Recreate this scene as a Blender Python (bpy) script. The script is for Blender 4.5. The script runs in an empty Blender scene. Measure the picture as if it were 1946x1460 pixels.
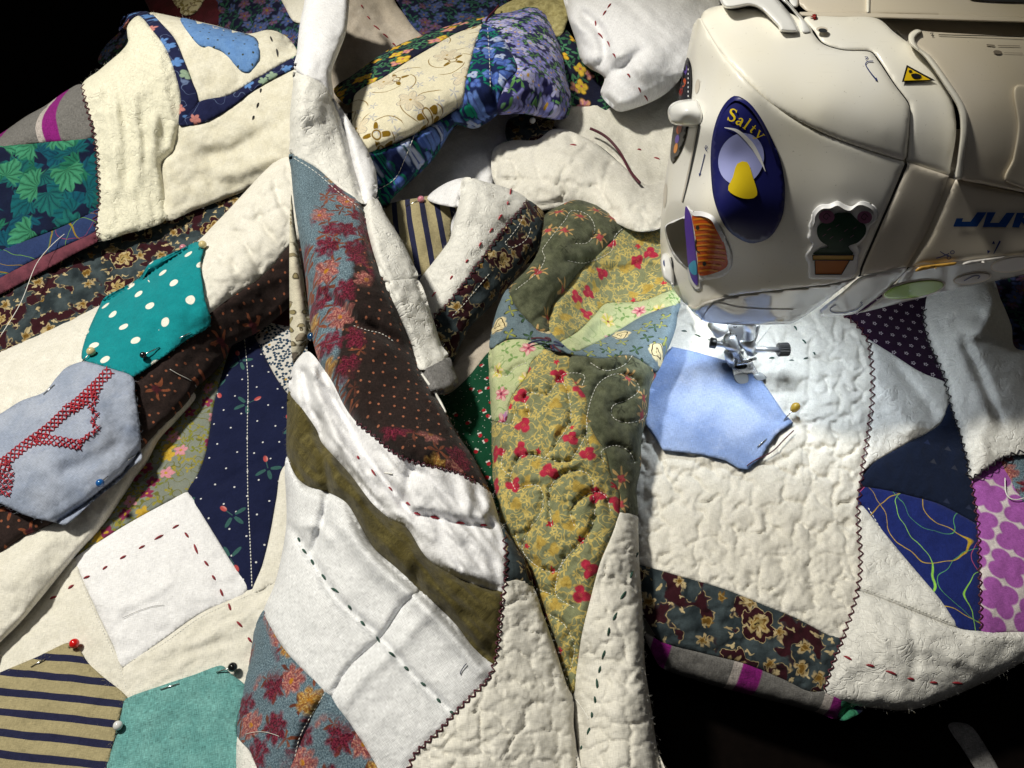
import bpy, math, random
import numpy as np
from mathutils import Vector
from mathutils.geometry import delaunay_2d_cdt

# ------------------------------------------------------------------ camera, world, lamps, exposure
SC = bpy.context.scene
COL = SC.collection
PITCH = math.radians(55.0)
FPX, CX, CY, CAMH = 1527.0, 973.0, 730.0, 0.35
cam = bpy.data.cameras.new("camera")
cam.sensor_width = 36.0
cam.lens = FPX / 1946.0 * 36.0
cam.clip_start, cam.clip_end = 0.01, 20.0
cam_o = bpy.data.objects.new("camera", cam)
cam_o.location = (0, 0, CAMH)
cam_o.rotation_euler = (math.pi / 2 - PITCH, 0, 0)
COL.objects.link(cam_o)
SC.camera = cam_o

W = bpy.data.worlds.new("World")
SC.world = W
W.use_nodes = True
W.node_tree.nodes["Background"].inputs[0].default_value = (1.0, 0.97, 0.92, 1)
W.node_tree.nodes["Background"].inputs[1].default_value = 0.014


def lamp(name, kind, loc, aim, energy, color, size, spot=None, blend=None):
    l = bpy.data.lights.new(name, kind)
    l.energy, l.color = energy, color
    if kind == 'SPOT':
        l.shadow_soft_size = size
        l.spot_size = math.radians(spot)
        l.spot_blend = blend
    elif kind == 'AREA':
        l.size = size
    o = bpy.data.objects.new(name, l)
    o.location = loc
    o.rotation_euler = (Vector(aim) - Vector(loc)).to_track_quat('-Z', 'Y').to_euler()
    COL.objects.link(o)
    return o


KEY = (-0.40, 0.37, 0.84)
AIM = (-0.085, 0.25, 0.0)
lamp("desk_lamp", 'SPOT', KEY, AIM, 30.0, (1.0, 0.985, 0.955), 0.04, 43, 0.22)
lamp("desk_lamp_rim", 'SPOT', KEY, AIM, 6.5, (1.0, 0.84, 0.34), 0.04, 51, 0.22)
lamp("room_light", 'AREA', (-0.20, 0.12, 1.05), (0.0, 0.22, 0.0), 0.60, (0.98, 0.98, 1.0), 0.35)  # soft fill added overhead, no lamp of the place
lamp("machine_led", 'AREA', (0.122, 0.268, 0.078), (0.122, 0.195, 0.0), 0.125, (0.80, 0.90, 1.0), 0.028)
VS = SC.view_settings
VS.view_transform = 'Standard'
VS.look = 'None'
VS.exposure, VS.gamma = 0.05, 1.0
VS.use_curve_mapping = False
SC.cycles.use_denoising = True
SC.cycles.max_bounces = 6
SC.cycles.diffuse_bounces = 2
SC.cycles.caustics_reflective = False
SC.cycles.caustics_refractive = False

random.seed(4)
RNG = np.random.default_rng(7)


# ------------------------------------------------------------------ geometry helpers
def at(px, py, z):
    """the point of the place at height z (m) seen along the photograph's line of sight px,py"""
    dx = (np.asarray(px, float) - CX) / FPX
    dy = (CY - np.asarray(py, float)) / FPX
    s, c = math.sin(PITCH), math.cos(PITCH)
    t = (np.asarray(z, float) - CAMH) / (-s + dy * c)
    return np.stack([dx * t, (c + dy * s) * t, np.broadcast_to(np.asarray(z, float), dx.shape)], -1)


def _hash(ix, iy, seed):
    n = (ix.astype(np.int64) * 374761393 + iy.astype(np.int64) * 668265263 + seed * 1442695041) & 0x7fffffff
    n = ((n ^ (n >> 13)) * 1274126177) & 0x7fffffff
    return ((n ^ (n >> 16)) & 0xffff) / 65535.0


def pn(x, y, seed=0):
    x = np.asarray(x, float); y = np.asarray(y, float)
    ix = np.floor(x); iy = np.floor(y)
    fx = x - ix; fy = y - iy
    ux = fx * fx * fx * (fx * (fx * 6 - 15) + 10); uy = fy * fy * fy * (fy * (fy * 6 - 15) + 10)

    def g(a, b):
        th = _hash(ix + a, iy + b, seed) * 2 * np.pi
        return np.cos(th) * (fx - a) + np.sin(th) * (fy - b)
    return 1.5 * ((g(0, 0) * (1 - ux) + g(1, 0) * ux) * (1 - uy) + (g(0, 1) * (1 - ux) + g(1, 1) * ux) * uy)


def fbm(x, y, seed=0, o=3):
    a = 0; k = 1.0
    for i in range(o):
        a = a + pn(x * 2 ** i, y * 2 ** i, seed + i) * k
        k *= 0.5
    return a


def edge_cells(x, y, seed):
    """distance to the border of scattered cells"""
    ix, iy = np.floor(x), np.floor(y)
    f1 = np.full(x.shape, 9.0); f2 = np.full(x.shape, 9.0)
    for a in (-1, 0, 1):
        for b in (-1, 0, 1):
            jx, jy = ix + a, iy + b
            d = np.hypot(jx + .15 + .7 * _hash(jx, jy, seed) - x, jy + .15 + .7 * _hash(jx, jy, seed + 77) - y)
            f2 = np.minimum(f2, np.maximum(f1, d)); f1 = np.minimum(f1, d)
    return (f2 - f1) * .5


def dist_poly(P, poly, closed=False):
    """distance of points P to a polyline, with arc length and side sign of the nearest spot"""
    poly = np.asarray(poly, float)
    if closed:
        poly = np.vstack([poly, poly[:1]])
    best = np.full(len(P), 1e9); arc = np.zeros(len(P)); side = np.zeros(len(P)); L = 0
    for a, b in zip(poly[:-1], poly[1:]):
        d = b - a; n = max(np.hypot(*d), 1e-9)
        t = np.clip(((P - a) @ d) / (n * n), 0, 1)
        q = P - (a + t[:, None] * d)
        r = np.hypot(q[:, 0], q[:, 1])
        m = r < best
        best[m] = r[m]; arc[m] = (L + t * n)[m]
        side[m] = np.sign(d[0] * q[:, 1] - d[1] * q[:, 0])[m]
        L += n
    return best, arc, side


def smooth(poly, closed=False, step=8.0):
    """Catmull-Rom through the points, resampled"""
    p = np.asarray(poly, float)
    n = len(p)
    if n < 3:
        L = np.hypot(*(p[1] - p[0])); k = max(2, int(L / step) + 1)
        return p[0] + (p[1] - p[0]) * np.linspace(0, 1, k)[:, None]
    out = []
    for i in range(n if closed else n - 1):
        p1, p2 = p[i], p[(i + 1) % n]
        p0 = p[(i - 1) % n] if (closed or i > 0) else p1
        p3 = p[(i + 2) % n] if (closed or i + 2 < n) else p2
        L = np.hypot(*(p2 - p1)); k = max(1, int(round(L / step)))
        t = np.linspace(0, 1, k, endpoint=False)[:, None]
        # limit tangents so that uneven spacing does not overshoot
        m1 = (p2 - p0) * 0.5; m2 = (p3 - p1) * 0.5
        for m in (m1, m2):
            l = np.hypot(*m)
            if l > L: m *= L / l
        h = (2 * t**3 - 3 * t**2 + 1) * p1 + (t**3 - 2 * t**2 + t) * m1 + (-2 * t**3 + 3 * t**2) * p2 + (t**3 - t**2) * m2
        out.append(h)
    o = np.vstack(out)
    return o if closed else np.vstack([o, p[-1:]])


def linres(poly, closed=False, step=8.0):
    p = np.asarray(poly, float); n = len(p); out = []
    for i in range(n if closed else n - 1):
        a, b = p[i], p[(i + 1) % n]
        k = max(1, int(round(np.hypot(*(b - a)) / step)))
        out.append(a + (b - a) * np.linspace(0, 1, k, endpoint=False)[:, None])
    o = np.vstack(out)
    return o if closed else np.vstack([o, p[-1:]])


def arcres(line, pitch):
    """points every pitch along a line"""
    p = np.asarray(line, float)
    L = np.concatenate([[0], np.cumsum(np.hypot(*np.diff(p, axis=0).T))])
    t = np.linspace(0, L[-1], max(2, int(round(L[-1] / pitch)) + 1))
    return np.stack([np.interp(t, L, p[:, 0]), np.interp(t, L, p[:, 1])], 1)


def inside(P, poly):
    x, y = P[:, 0], P[:, 1]; r = np.zeros(len(P), bool)
    q = np.asarray(poly, float); j = len(q) - 1
    for i in range(len(q)):
        xi, yi = q[i]; xj, yj = q[j]
        if yi != yj:
            c = ((yi > y) != (yj > y)) & (x < (xj - xi) * (y - yi) / (yj - yi) + xi)
            r ^= c
        j = i
    return r


class TPS:
    def __init__(s, pts, lam=2e-3):
        a = np.asarray(pts, float); s.x = a[:, :2] / 500.0; f = a[:, 2]
        n = len(a); K = s.k(s.x, s.x) + lam * np.eye(n)
        Q = np.hstack([np.ones((n, 1)), s.x])
        A = np.block([[K, Q], [Q.T, np.zeros((3, 3))]])
        s.w = np.linalg.solve(A, np.concatenate([f, np.zeros(3)]))

    @staticmethod
    def k(a, b):
        d2 = ((a[:, None] - b[None]) ** 2).sum(-1)
        return 0.5 * d2 * np.log(d2 + 1e-12)

    def __call__(s, P):
        x = np.asarray(P, float) / 500.0
        out = np.empty(len(x))
        for i in range(0, len(x), 20000):
            y = x[i:i + 20000]
            out[i:i + 20000] = s.k(y, s.x) @ s.w[:-3] + s.w[-3] + y @ s.w[-2:]
        return out


# ------------------------------------------------------------------ scene objects
def tag(o, label=None, cat=None, group=None, kind=None):
    if label: o["label"] = label
    if cat: o["category"] = cat
    if group: o["group"] = group
    if kind: o["kind"] = kind
    return o


def empty(name, loc, label, cat, group=None):
    o = bpy.data.objects.new(name, None)
    o.empty_display_size = 0.01
    o.location = loc
    COL.objects.link(o)
    return tag(o, label, cat, group)


def world_of(o):
    v = Vector(o.location)
    while o.parent:
        o = o.parent
        v += Vector(o.location)
    return np.array(v)


def mesh_obj(name, verts, faces, mat, parent=None, uv=None, smooth_shade=True, origin=None):
    verts = np.asarray(verts, float)
    if parent is not None:
        base = world_of(parent); loc = (0, 0, 0)
    else:
        base = np.array(origin if origin is not None else [verts[:, 0].mean(), verts[:, 1].mean(), verts[:, 2].min()])
        loc = tuple(base)
    me = bpy.data.meshes.new(name)
    me.from_pydata((verts - base).tolist(), [], [list(map(int, f)) for f in faces])
    if uv is not None:
        l = me.uv_layers.new(name="UVMap")
        idx = np.empty(len(me.loops), dtype=np.int32)
        me.loops.foreach_get("vertex_index", idx)
        l.data.foreach_set("uv", np.asarray(uv, float)[idx].ravel())
    if smooth_shade:
        me.polygons.foreach_set("use_smooth", np.ones(len(me.polygons), bool))
    me.materials.append(mat)
    me.update()
    o = bpy.data.objects.new(name, me)
    o.location = loc
    if parent is not None: o.parent = parent
    COL.objects.link(o)
    return o


def tube_geo(P, r, sides=6, caps=True, taper=None):
    """tube around a 3-D polyline; r a number or one per point"""
    P = np.asarray(P, float); n = len(P)
    r = np.broadcast_to(np.asarray(r, float), (n,))
    T = np.gradient(P, axis=0); T /= np.maximum(np.linalg.norm(T, axis=1, keepdims=True), 1e-12)
    up = np.array([0.1, -0.57, 0.82]); up /= np.linalg.norm(up)
    A = np.cross(T, up); l = np.linalg.norm(A, axis=1, keepdims=True)
    A = np.where(l < 1e-3, np.array([1.0, 0, 0]), A / np.maximum(l, 1e-9)); B = np.cross(T, A)
    th = np.arange(sides) / sides * 2 * np.pi
    V = P[:, None] + (np.cos(th)[None, :, None] * A[:, None] + np.sin(th)[None, :, None] * B[:, None]) * r[:, None, None]
    V = V.reshape(-1, 3)
    F = [(i * sides + j, i * sides + (j + 1) % sides, (i + 1) * sides + (j + 1) % sides, (i + 1) * sides + j) for i in range(n - 1) for j in range(sides)]
    if caps:
        F += [tuple(range(sides))[::-1], tuple((n - 1) * sides + j for j in range(sides))]
    return V, F


class MB:
    def __init__(s): s.v = []; s.f = []; s.n = 0
    def add(s, V, F):
        s.v.append(np.asarray(V, float)); s.f += [tuple(i + s.n for i in f) for f in F]; s.n += len(V); return s
    def tube(s, P, r, sides=6): return s.add(*tube_geo(P, r, sides))
    def build(s, name, mat, parent=None, **k): return mesh_obj(name, np.vstack(s.v), s.f, mat, parent, **k)


def box_geo(lo, hi):
    x0, y0, z0 = lo; x1, y1, z1 = hi
    V = [(x, y, z) for z in (z0, z1) for y in (y0, y1) for x in (x0, x1)]
    F = [(0, 2, 3, 1), (4, 5, 7, 6), (0, 1, 5, 4), (2, 6, 7, 3), (0, 4, 6, 2), (1, 3, 7, 5)]
    return np.array(V, float), F


def lathe_geo(c, axis, prof, sides=20):
    """profile [(along, radius)] turned about an axis"""
    c = np.asarray(c, float); a = np.asarray(axis, float); a /= np.linalg.norm(a)
    b = np.cross(a, [0.3, 0.9, 0.2]); b /= np.linalg.norm(b); d = np.cross(a, b)
    th = np.arange(sides) / sides * 2 * np.pi
    V = np.vstack([c + a * s + r * (np.cos(th)[:, None] * b + np.sin(th)[:, None] * d) for s, r in prof])
    n = len(prof)
    F = [(i * sides + j, i * sides + (j + 1) % sides, (i + 1) * sides + (j + 1) % sides, (i + 1) * sides + j) for i in range(n - 1) for j in range(sides)]
    F += [tuple(range(sides))[::-1], tuple((n - 1) * sides + j for j in range(sides))]
    return V, F


# ------------------------------------------------------------------ cloth
SHEETS = []


class Sheet:
    """a soft body: heights (mm) over the traced plan, folds that roll away at an edge, creases, panels sewn side by side"""
    def __init__(s, root, ctrl, folds=(), creases=(), lam=2e-3, seed=1):
        s.root, s.h, s.folds, s.creases, s.seed = root, TPS(ctrl, lam), folds, creases, seed
        s.P = np.zeros((0, 2)); s.Z = np.zeros(0); s.fib = []; SHEETS.append(s)

    def base(s, P):
        z = s.h(P)
        for c in s.creases:
            line, amp, w = c[:3]
            d, arc, side = dist_poly(P, smooth(line, step=12))
            if len(c) > 3 and c[3] == 'step':      # one side lies over the other
                z = z + amp * np.exp(-d / w) * np.where(side * c[4] > 0, 1.0, -0.35)
            else:
                L = arc.max() + 1e-6
                z = z + amp * np.exp(-(d / w) ** 2) * np.clip(np.minimum(arc, L - arc) / 25.0 + 0.25, 0, 1)
        for line, w, drop in s.folds:
            d, arc, side = dist_poly(P, line)
            q = np.clip(1 - d / w, 0, 1)
            z = z - drop * (1 - np.sqrt(np.maximum(1 - q * q, 0)))
        return z

    def z(s, P):
        """height (mm) on the finished surface, from the nearest built vertex"""
        P = np.atleast_2d(np.asarray(P, float)); o = np.empty(len(P))
        for i, p in enumerate(P):
            d2 = ((s.P - p) ** 2).sum(1)
            k = np.argpartition(d2, 3)[:3]
            w = 1 / (d2[k] + 0.3)
            o[i] = (s.Z[k] * w).sum() / w.sum()
        return o

    def panel(s, name, poly, mat, rot=0.0, step=5.0, quilt=None, amp=1.5, cell=46.0, wr=0.25, wrs=26.0, seam=0.9, seamw=9.0,
              lift=0.0, curve=True, label=None, pucker=0.5, skirt=5.0, parent=None, pleat=None, noseam=None, uvs=1.0, hem=None, fuzz=0.0, fuzzmat=None):
        out = (smooth if curve else linres)(poly, True, step)
        # drop near-coincident boundary points
        keep = np.hypot(*(out - np.roll(out, 1, 0)).T) > 0.5
        out = out[keep]
        lo, hi = out.min(0), out.max(0)
        gx = np.arange(lo[0], hi[0], step); gy = np.arange(lo[1], hi[1], step * 0.87)
        X, Y = np.meshgrid(gx, gy); X = X + (np.arange(len(gy)) % 2)[:, None] * step * 0.5
        G = np.stack([X.ravel(), Y.ravel()], 1) + RNG.uniform(-.12, .12, (X.size, 2)) * step
        G = G[inside(G, out)]
        if len(G):
            d, _, _ = dist_poly(G, out, True)
            G = G[d > step * 0.55]
        nb = len(out)
        V = [Vector(p) for p in np.vstack([out, G])]
        r = delaunay_2d_cdt(V, [], [list(range(nb))], 1, 1e-5)
        P = np.array([tuple(v) for v in r[0]]); F = [tuple(f) for f in r[2]]
        d, arc, _ = dist_poly(P, out, True)
        z = s.base(P)
        edge = np.exp(-d / seamw)
        inn = np.clip(d / 14.0, 0, 1); inn = inn * inn * (3 - 2 * inn)
        if noseam is not None:                 # silhouettes are no seams
            dn, _, _ = dist_poly(P, np.asarray(noseam, float))
            k = np.clip(dn / 18.0, 0, 1)
            edge = edge * k
        z = z - seam * edge
        if pucker:
            z = z + pucker * np.exp(-d / 16.0) * inn ** .5 * fbm(P[:, 0] / 9.0, P[:, 1] / 9.0, s.seed + 5, 2)
        if hem:
            z = z + hem[1] * (1 / (1 + np.exp((d - hem[0]) / 1.2)))
        if quilt == 'stipple':
            k = cell / 60.0
            wx = P[:, 0] + 26 * k * fbm(P[:, 0] / (52 * k), P[:, 1] / (52 * k), s.seed + 31, 2); wy = P[:, 1] + 26 * k * fbm(P[:, 0] / (52 * k), P[:, 1] / (52 * k), s.seed + 36, 2)
            e = edge_cells(wx / cell, wy / cell, s.seed + 11) * cell
            open_ = 0.45 + 0.55 * np.clip(pn(P[:, 0] / 45, P[:, 1] / 45, s.seed + 17) * 2.5 + 0.6, 0, 1)      # some lines fade out
            puff = 1 - open_ * (1 - (.5 * np.minimum(e / (.32 * cell), 1) ** .6 + .5 * (1 - np.exp(-e / 3.2))))
            pk = np.exp(-e / (0.20 * cell)) * (np.abs(pn(P[:, 0] / 11, P[:, 1] / 11, s.seed + 13)) * 2 - .6 + .5 * pn(P[:, 0] / 6, P[:, 1] / 6, s.seed + 15))
            z = z + inn * amp * 1.4 * (puff - 0.75 + 0.22 * pk)
        elif quilt is not None:               # traced quilting lines
            dd = np.full(len(P), 1e9)
            for l in quilt:
                dl, _, _ = dist_poly(P, smooth(l, step=8)); dd = np.minimum(dd, dl)
            pk = np.exp(-dd / 10) * fbm(P[:, 0] / 10, P[:, 1] / 10, s.seed + 13, 2)
            z = z + inn * amp * 1.2 * ((1 - np.exp(-dd / 6.0)) - 0.8 + 0.5 * pk)
        if wr:
            z = z + wr * inn * (fbm(P[:, 0] / wrs, P[:, 1] / wrs, s.seed + 21, 3) + 0.6 * (1 - np.abs(pn(P[:, 0] / (wrs * 1.7), P[:, 1] / (wrs * 1.7), s.seed + 24)) * 2.2))
        if pleat:                              # soft folds running along a direction
            for ang, wl, a in pleat:
                ca, sa = math.cos(math.radians(ang)), math.sin(math.radians(ang))
                a1 = P[:, 0] * ca + P[:, 1] * sa; a2 = -P[:, 0] * sa + P[:, 1] * ca
                z = z + a * inn * fbm(a1 / (wl * 4.5), a2 / wl, s.seed + 41, 2)
        z = z + lift
        s.P = np.vstack([s.P, P]); s.Z = np.concatenate([s.Z, z])
        P3 = at(P[:, 0], P[:, 1], z / 1000.0)
        # print direction on the plane that fits the panel best
        c = P3.mean(0); U, S_, Vt = np.linalg.svd(P3 - c, full_matrices=False)
        nrm = Vt[2] if Vt[2][2] > 0 else -Vt[2]
        e = np.array([math.cos(math.radians(rot)), math.sin(math.radians(rot)), 0.0]); e -= nrm * (e @ nrm); e /= np.linalg.norm(e)
        f = np.cross(nrm, e)
        uv = np.stack([(P3 - c) @ e, (P3 - c) @ f], 1) * 100.0 * uvs + 20.0
        verts = P3
        # the cloth's thickness: its rim turns under
        if skirt:
            idx = np.argsort(arc[:0]) if False else None
            E = {}
            for fc in F:
                for i in range(len(fc)):
                    a, b = fc[i], fc[(i + 1) % len(fc)]
                    if (b, a) in E: del E[(b, a)]
                    else: E[(a, b)] = 1
            bv = sorted({i for e_ in E for i in e_}); mp = {}
            cen = P.mean(0)
            Q = P[bv]; dirn = cen - Q; dirn /= np.maximum(np.hypot(*dirn.T)[:, None], 1)
            Q1 = Q + dirn * 2.0; Q2 = Q + dirn * 9.0
            R1 = at(Q1[:, 0], Q1[:, 1], (z[bv] - skirt * .55) / 1000); R2 = at(Q2[:, 0], Q2[:, 1], (z[bv] - skirt) / 1000)
            o1 = len(P); o2 = o1 + len(bv)
            for k, i in enumerate(bv): mp[i] = k
            verts = np.vstack([P3, R1, R2]); uv = np.vstack([uv, uv[bv], uv[bv]])
            for a, b in E:
                F.append((b, a, o1 + mp[a], o1 + mp[b])); F.append((o1 + mp[b], o1 + mp[a], o2 + mp[a], o2 + mp[b]))
        o = mesh_obj(name, verts, F, mat, parent if parent is not None else s.root, uv)
        if label: o["label"] = label
        if fuzz and len(P) > 60:
            n = int(len(P) * fuzz); s.fib.append((P3[RNG.integers(0, len(P), n)], fuzzmat or M['lint'], o))
            if noseam is not None:
                ed = np.where(dn < 7)[0]
                if len(ed) > 10: s.fib.append((P3[RNG.choice(ed, int(len(ed) * 1.6))], fuzzmat or M['lint'], o))
        return o

    def grow(s):
        """the nap of brushed cotton: short fine fibres standing off the cloth"""
        by = {}
        for P, m, o in s.fib: by.setdefault((o.name), (m, o, []))[2].append(P)
        for m, o, L in by.values():
            P = np.vstack(L) + RNG.normal(0, .0004, (sum(map(len, L)), 3)) * (1, 1, 0)
            n = len(P)
            d = RNG.normal(0, 1, (n, 3)); d[:, 2] = np.abs(d[:, 2]) * .9 + .25; d /= np.linalg.norm(d, axis=1, keepdims=True)
            Ln = RNG.gamma(3.0, .00032, (n, 1)) + .0003
            side = np.cross(d, RNG.normal(0, 1, (n, 3))); side /= np.linalg.norm(side, axis=1, keepdims=True); side *= .000035
            bend = RNG.normal(0, .35, (n, 3)) * Ln
            mid = P + d * Ln * .6; tip = P + d * Ln + bend
            V = np.stack([P - side, P + side, mid + side * .8, mid - side * .8, tip], 1).reshape(-1, 3)
            F = []
            for i in range(0, n * 5, 5): F += [(i, i + 1, i + 2, i + 3), (i + 3, i + 2, i + 4)]
            tag(mesh_obj("nap_fibres", V, F, m, o), kind="stuff")

    def solid(s, name, poly, mat, bevel=5.0, drop=3.0, depth=6.0, lift=0.0, step=3.0, curve=True, label=None, parent=None):
        """a hard part with rounded edges: rings step in and up from its outline"""
        o = (smooth if curve else linres)(poly, True, step)
        o = o[np.hypot(*(o - np.roll(o, 1, 0)).T) > .4]
        area = 0.5 * np.sum(o[:, 0] * np.roll(o[:, 1], -1) - np.roll(o[:, 0], -1) * o[:, 1])
        if area < 0: o = o[::-1]
        t = np.roll(o, -2, 0) - np.roll(o, 2, 0); t /= np.maximum(np.hypot(*t.T)[:, None], 1e-6)
        n = np.stack([-t[:, 1], t[:, 0]], 1)
        n = (np.roll(n, 1, 0) + n * 2 + np.roll(n, -1, 0)) / 4
        k = len(o); V = []; F = []; ths = np.radians([0, 18, 36, 54, 72, 90])
        prof = [(2.0, drop + depth)] + [(bevel * (1 - math.cos(a)), drop * (1 - math.sin(a))) for a in ths]
        for ins, dr in prof:
            q = o + n * ins; V.append(at(q[:, 0], q[:, 1], (s.h(q) + lift - dr) / 1000))
        for r_ in range(len(prof) - 1):
            for i in range(k): F.append((r_ * k + i, r_ * k + (i + 1) % k, (r_ + 1) * k + (i + 1) % k, (r_ + 1) * k + i))
        inner = o + n * bevel
        gx, gy = np.meshgrid(np.arange(*np.sort([inner[:, 0].min(), inner[:, 0].max()]), step * 2), np.arange(inner[:, 1].min(), inner[:, 1].max(), step * 2))
        g = np.stack([gx.ravel(), gy.ravel()], 1); g = g[inside(g, inner)]
        if len(g): g = g[dist_poly(g, inner, True)[0] > step]
        rr = delaunay_2d_cdt([Vector(p) for p in np.vstack([inner, g])], [], [list(range(k))], 1, 1e-5)
        P = np.array([tuple(v) for v in rr[0]]); base = len(prof) * k
        V.append(at(P[:, 0], P[:, 1], (s.h(P) + lift) / 1000)); F += [tuple(base + i for i in f) for f in rr[2]]
        ob = mesh_obj(name, np.vstack(V), F, mat, parent or s.root)
        import bmesh
        bm = bmesh.new(); bm.from_mesh(ob.data); bmesh.ops.remove_doubles(bm, verts=bm.verts, dist=2e-5); bmesh.ops.recalc_face_normals(bm, faces=bm.faces); bm.to_mesh(ob.data); bm.free()
        if label: ob["label"] = label
        return ob

    # --- sewing on the sheet
    def pts(s, line, lift=0.35):
        line = np.asarray(line, float)
        return at(line[:, 0], line[:, 1], (s.z(line) + lift) / 1000)

    def dashes(s, marks, mat, parent, name="stitch", r=0.00055, dirs=None, length=15.0):
        """hand stitches one by one: marks are centres, lying along the line through them"""
        m = np.asarray(marks, float)
        d = np.gradient(m, axis=0)
        d /= np.maximum(np.hypot(*d.T)[:, None], 1e-6)
        for c, t in zip(m, d):
            t = t + RNG.normal(0, .15, 2); c = c + RNG.normal(0, .8, 2); L = length * RNG.uniform(.74, 1.22) * .5
            q = c + t * np.linspace(-1, 1, 5)[:, None] * L
            P = s.pts(q, 0.15); P[:, 2] += np.array([-.0004, .0001, .0003, .0001, -.0004])
            V, F = tube_geo(P, np.array([.35, .9, 1, .9, .35]) * r, 5)
            mesh_obj(name, V, F, mat, parent)

    def zigzag(s, line, mat, parent, pitch=8.5, amp=5.0, name="zigzag_stitch", r=0.0003):
        l = arcres(smooth(line, step=4), pitch)
        t = np.gradient(l, axis=0); t /= np.maximum(np.hypot(*t.T)[:, None], 1e-6)
        n = np.stack([-t[:, 1], t[:, 0]], 1)
        sg = np.where(np.arange(len(l)) % 2, 1, -1)[:, None]
        q = l + n * sg * (amp + RNG.normal(0, .5, (len(l), 1)))
        P = s.pts(q, 0.3)
        mb = MB()
        for a, b in zip(P[:-1], P[1:]):
            mid = (a + b) / 2 + np.array([0, -.0001, .0002])
            mb.tube(np.array([a, mid, b]), r, 5)
        return mb.build(name, mat, parent)

    def topstitch(s, line, mat, parent, name="topstitch", dash=5.0, gap=2.2, r=0.00022):
        l = smooth(line, step=1.5); mb = MB()
        L = np.concatenate([[0], np.cumsum(np.hypot(*np.diff(l, axis=0).T))])
        x = 0
        while x + dash < L[-1]:
            q = np.stack([np.interp([x, x + dash / 2, x + dash], L, l[:, i]) for i in (0, 1)], 1)
            P = s.pts(q, 0.18); P[[0, 2], 2] -= .00025
            mb.tube(P, np.array([.6, 1, .6]) * r, 5); x += dash + gap
        return mb.build(name, mat, parent)

    def thread(s, line, mat, parent=None, name="loose_thread", r=0.00018, lift=0.7, wob=0.0):
        l = smooth(line, step=5)
        P = s.pts(l, lift)
        k = np.arange(len(l))
        for i in range(3): P[:, i] = np.convolve(np.pad(P[:, i], 3, 'edge'), np.ones(7) / 7, 'valid')
        V, F = tube_geo(P, r, 5)
        return mesh_obj(name, V, F, mat, parent)


# ------------------------------------------------------------------ procedural materials
class S:
    def __init__(s, g, sock): s.g, s.s = g, sock
    def _b(s, op, o, rev=False):
        return s.g.m(op, o, s) if rev else s.g.m(op, s, o)
    def __add__(s, o): return s._b('ADD', o)
    def __radd__(s, o): return s._b('ADD', o, True)
    def __sub__(s, o): return s._b('SUBTRACT', o)
    def __rsub__(s, o): return s._b('SUBTRACT', o, True)
    def __mul__(s, o): return s._b('MULTIPLY', o)
    def __rmul__(s, o): return s._b('MULTIPLY', o, True)
    def __truediv__(s, o): return s._b('DIVIDE', o)
    def __lt__(s, o): return s._b('LESS_THAN', o)
    def __gt__(s, o): return s._b('GREATER_THAN', o)


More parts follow.
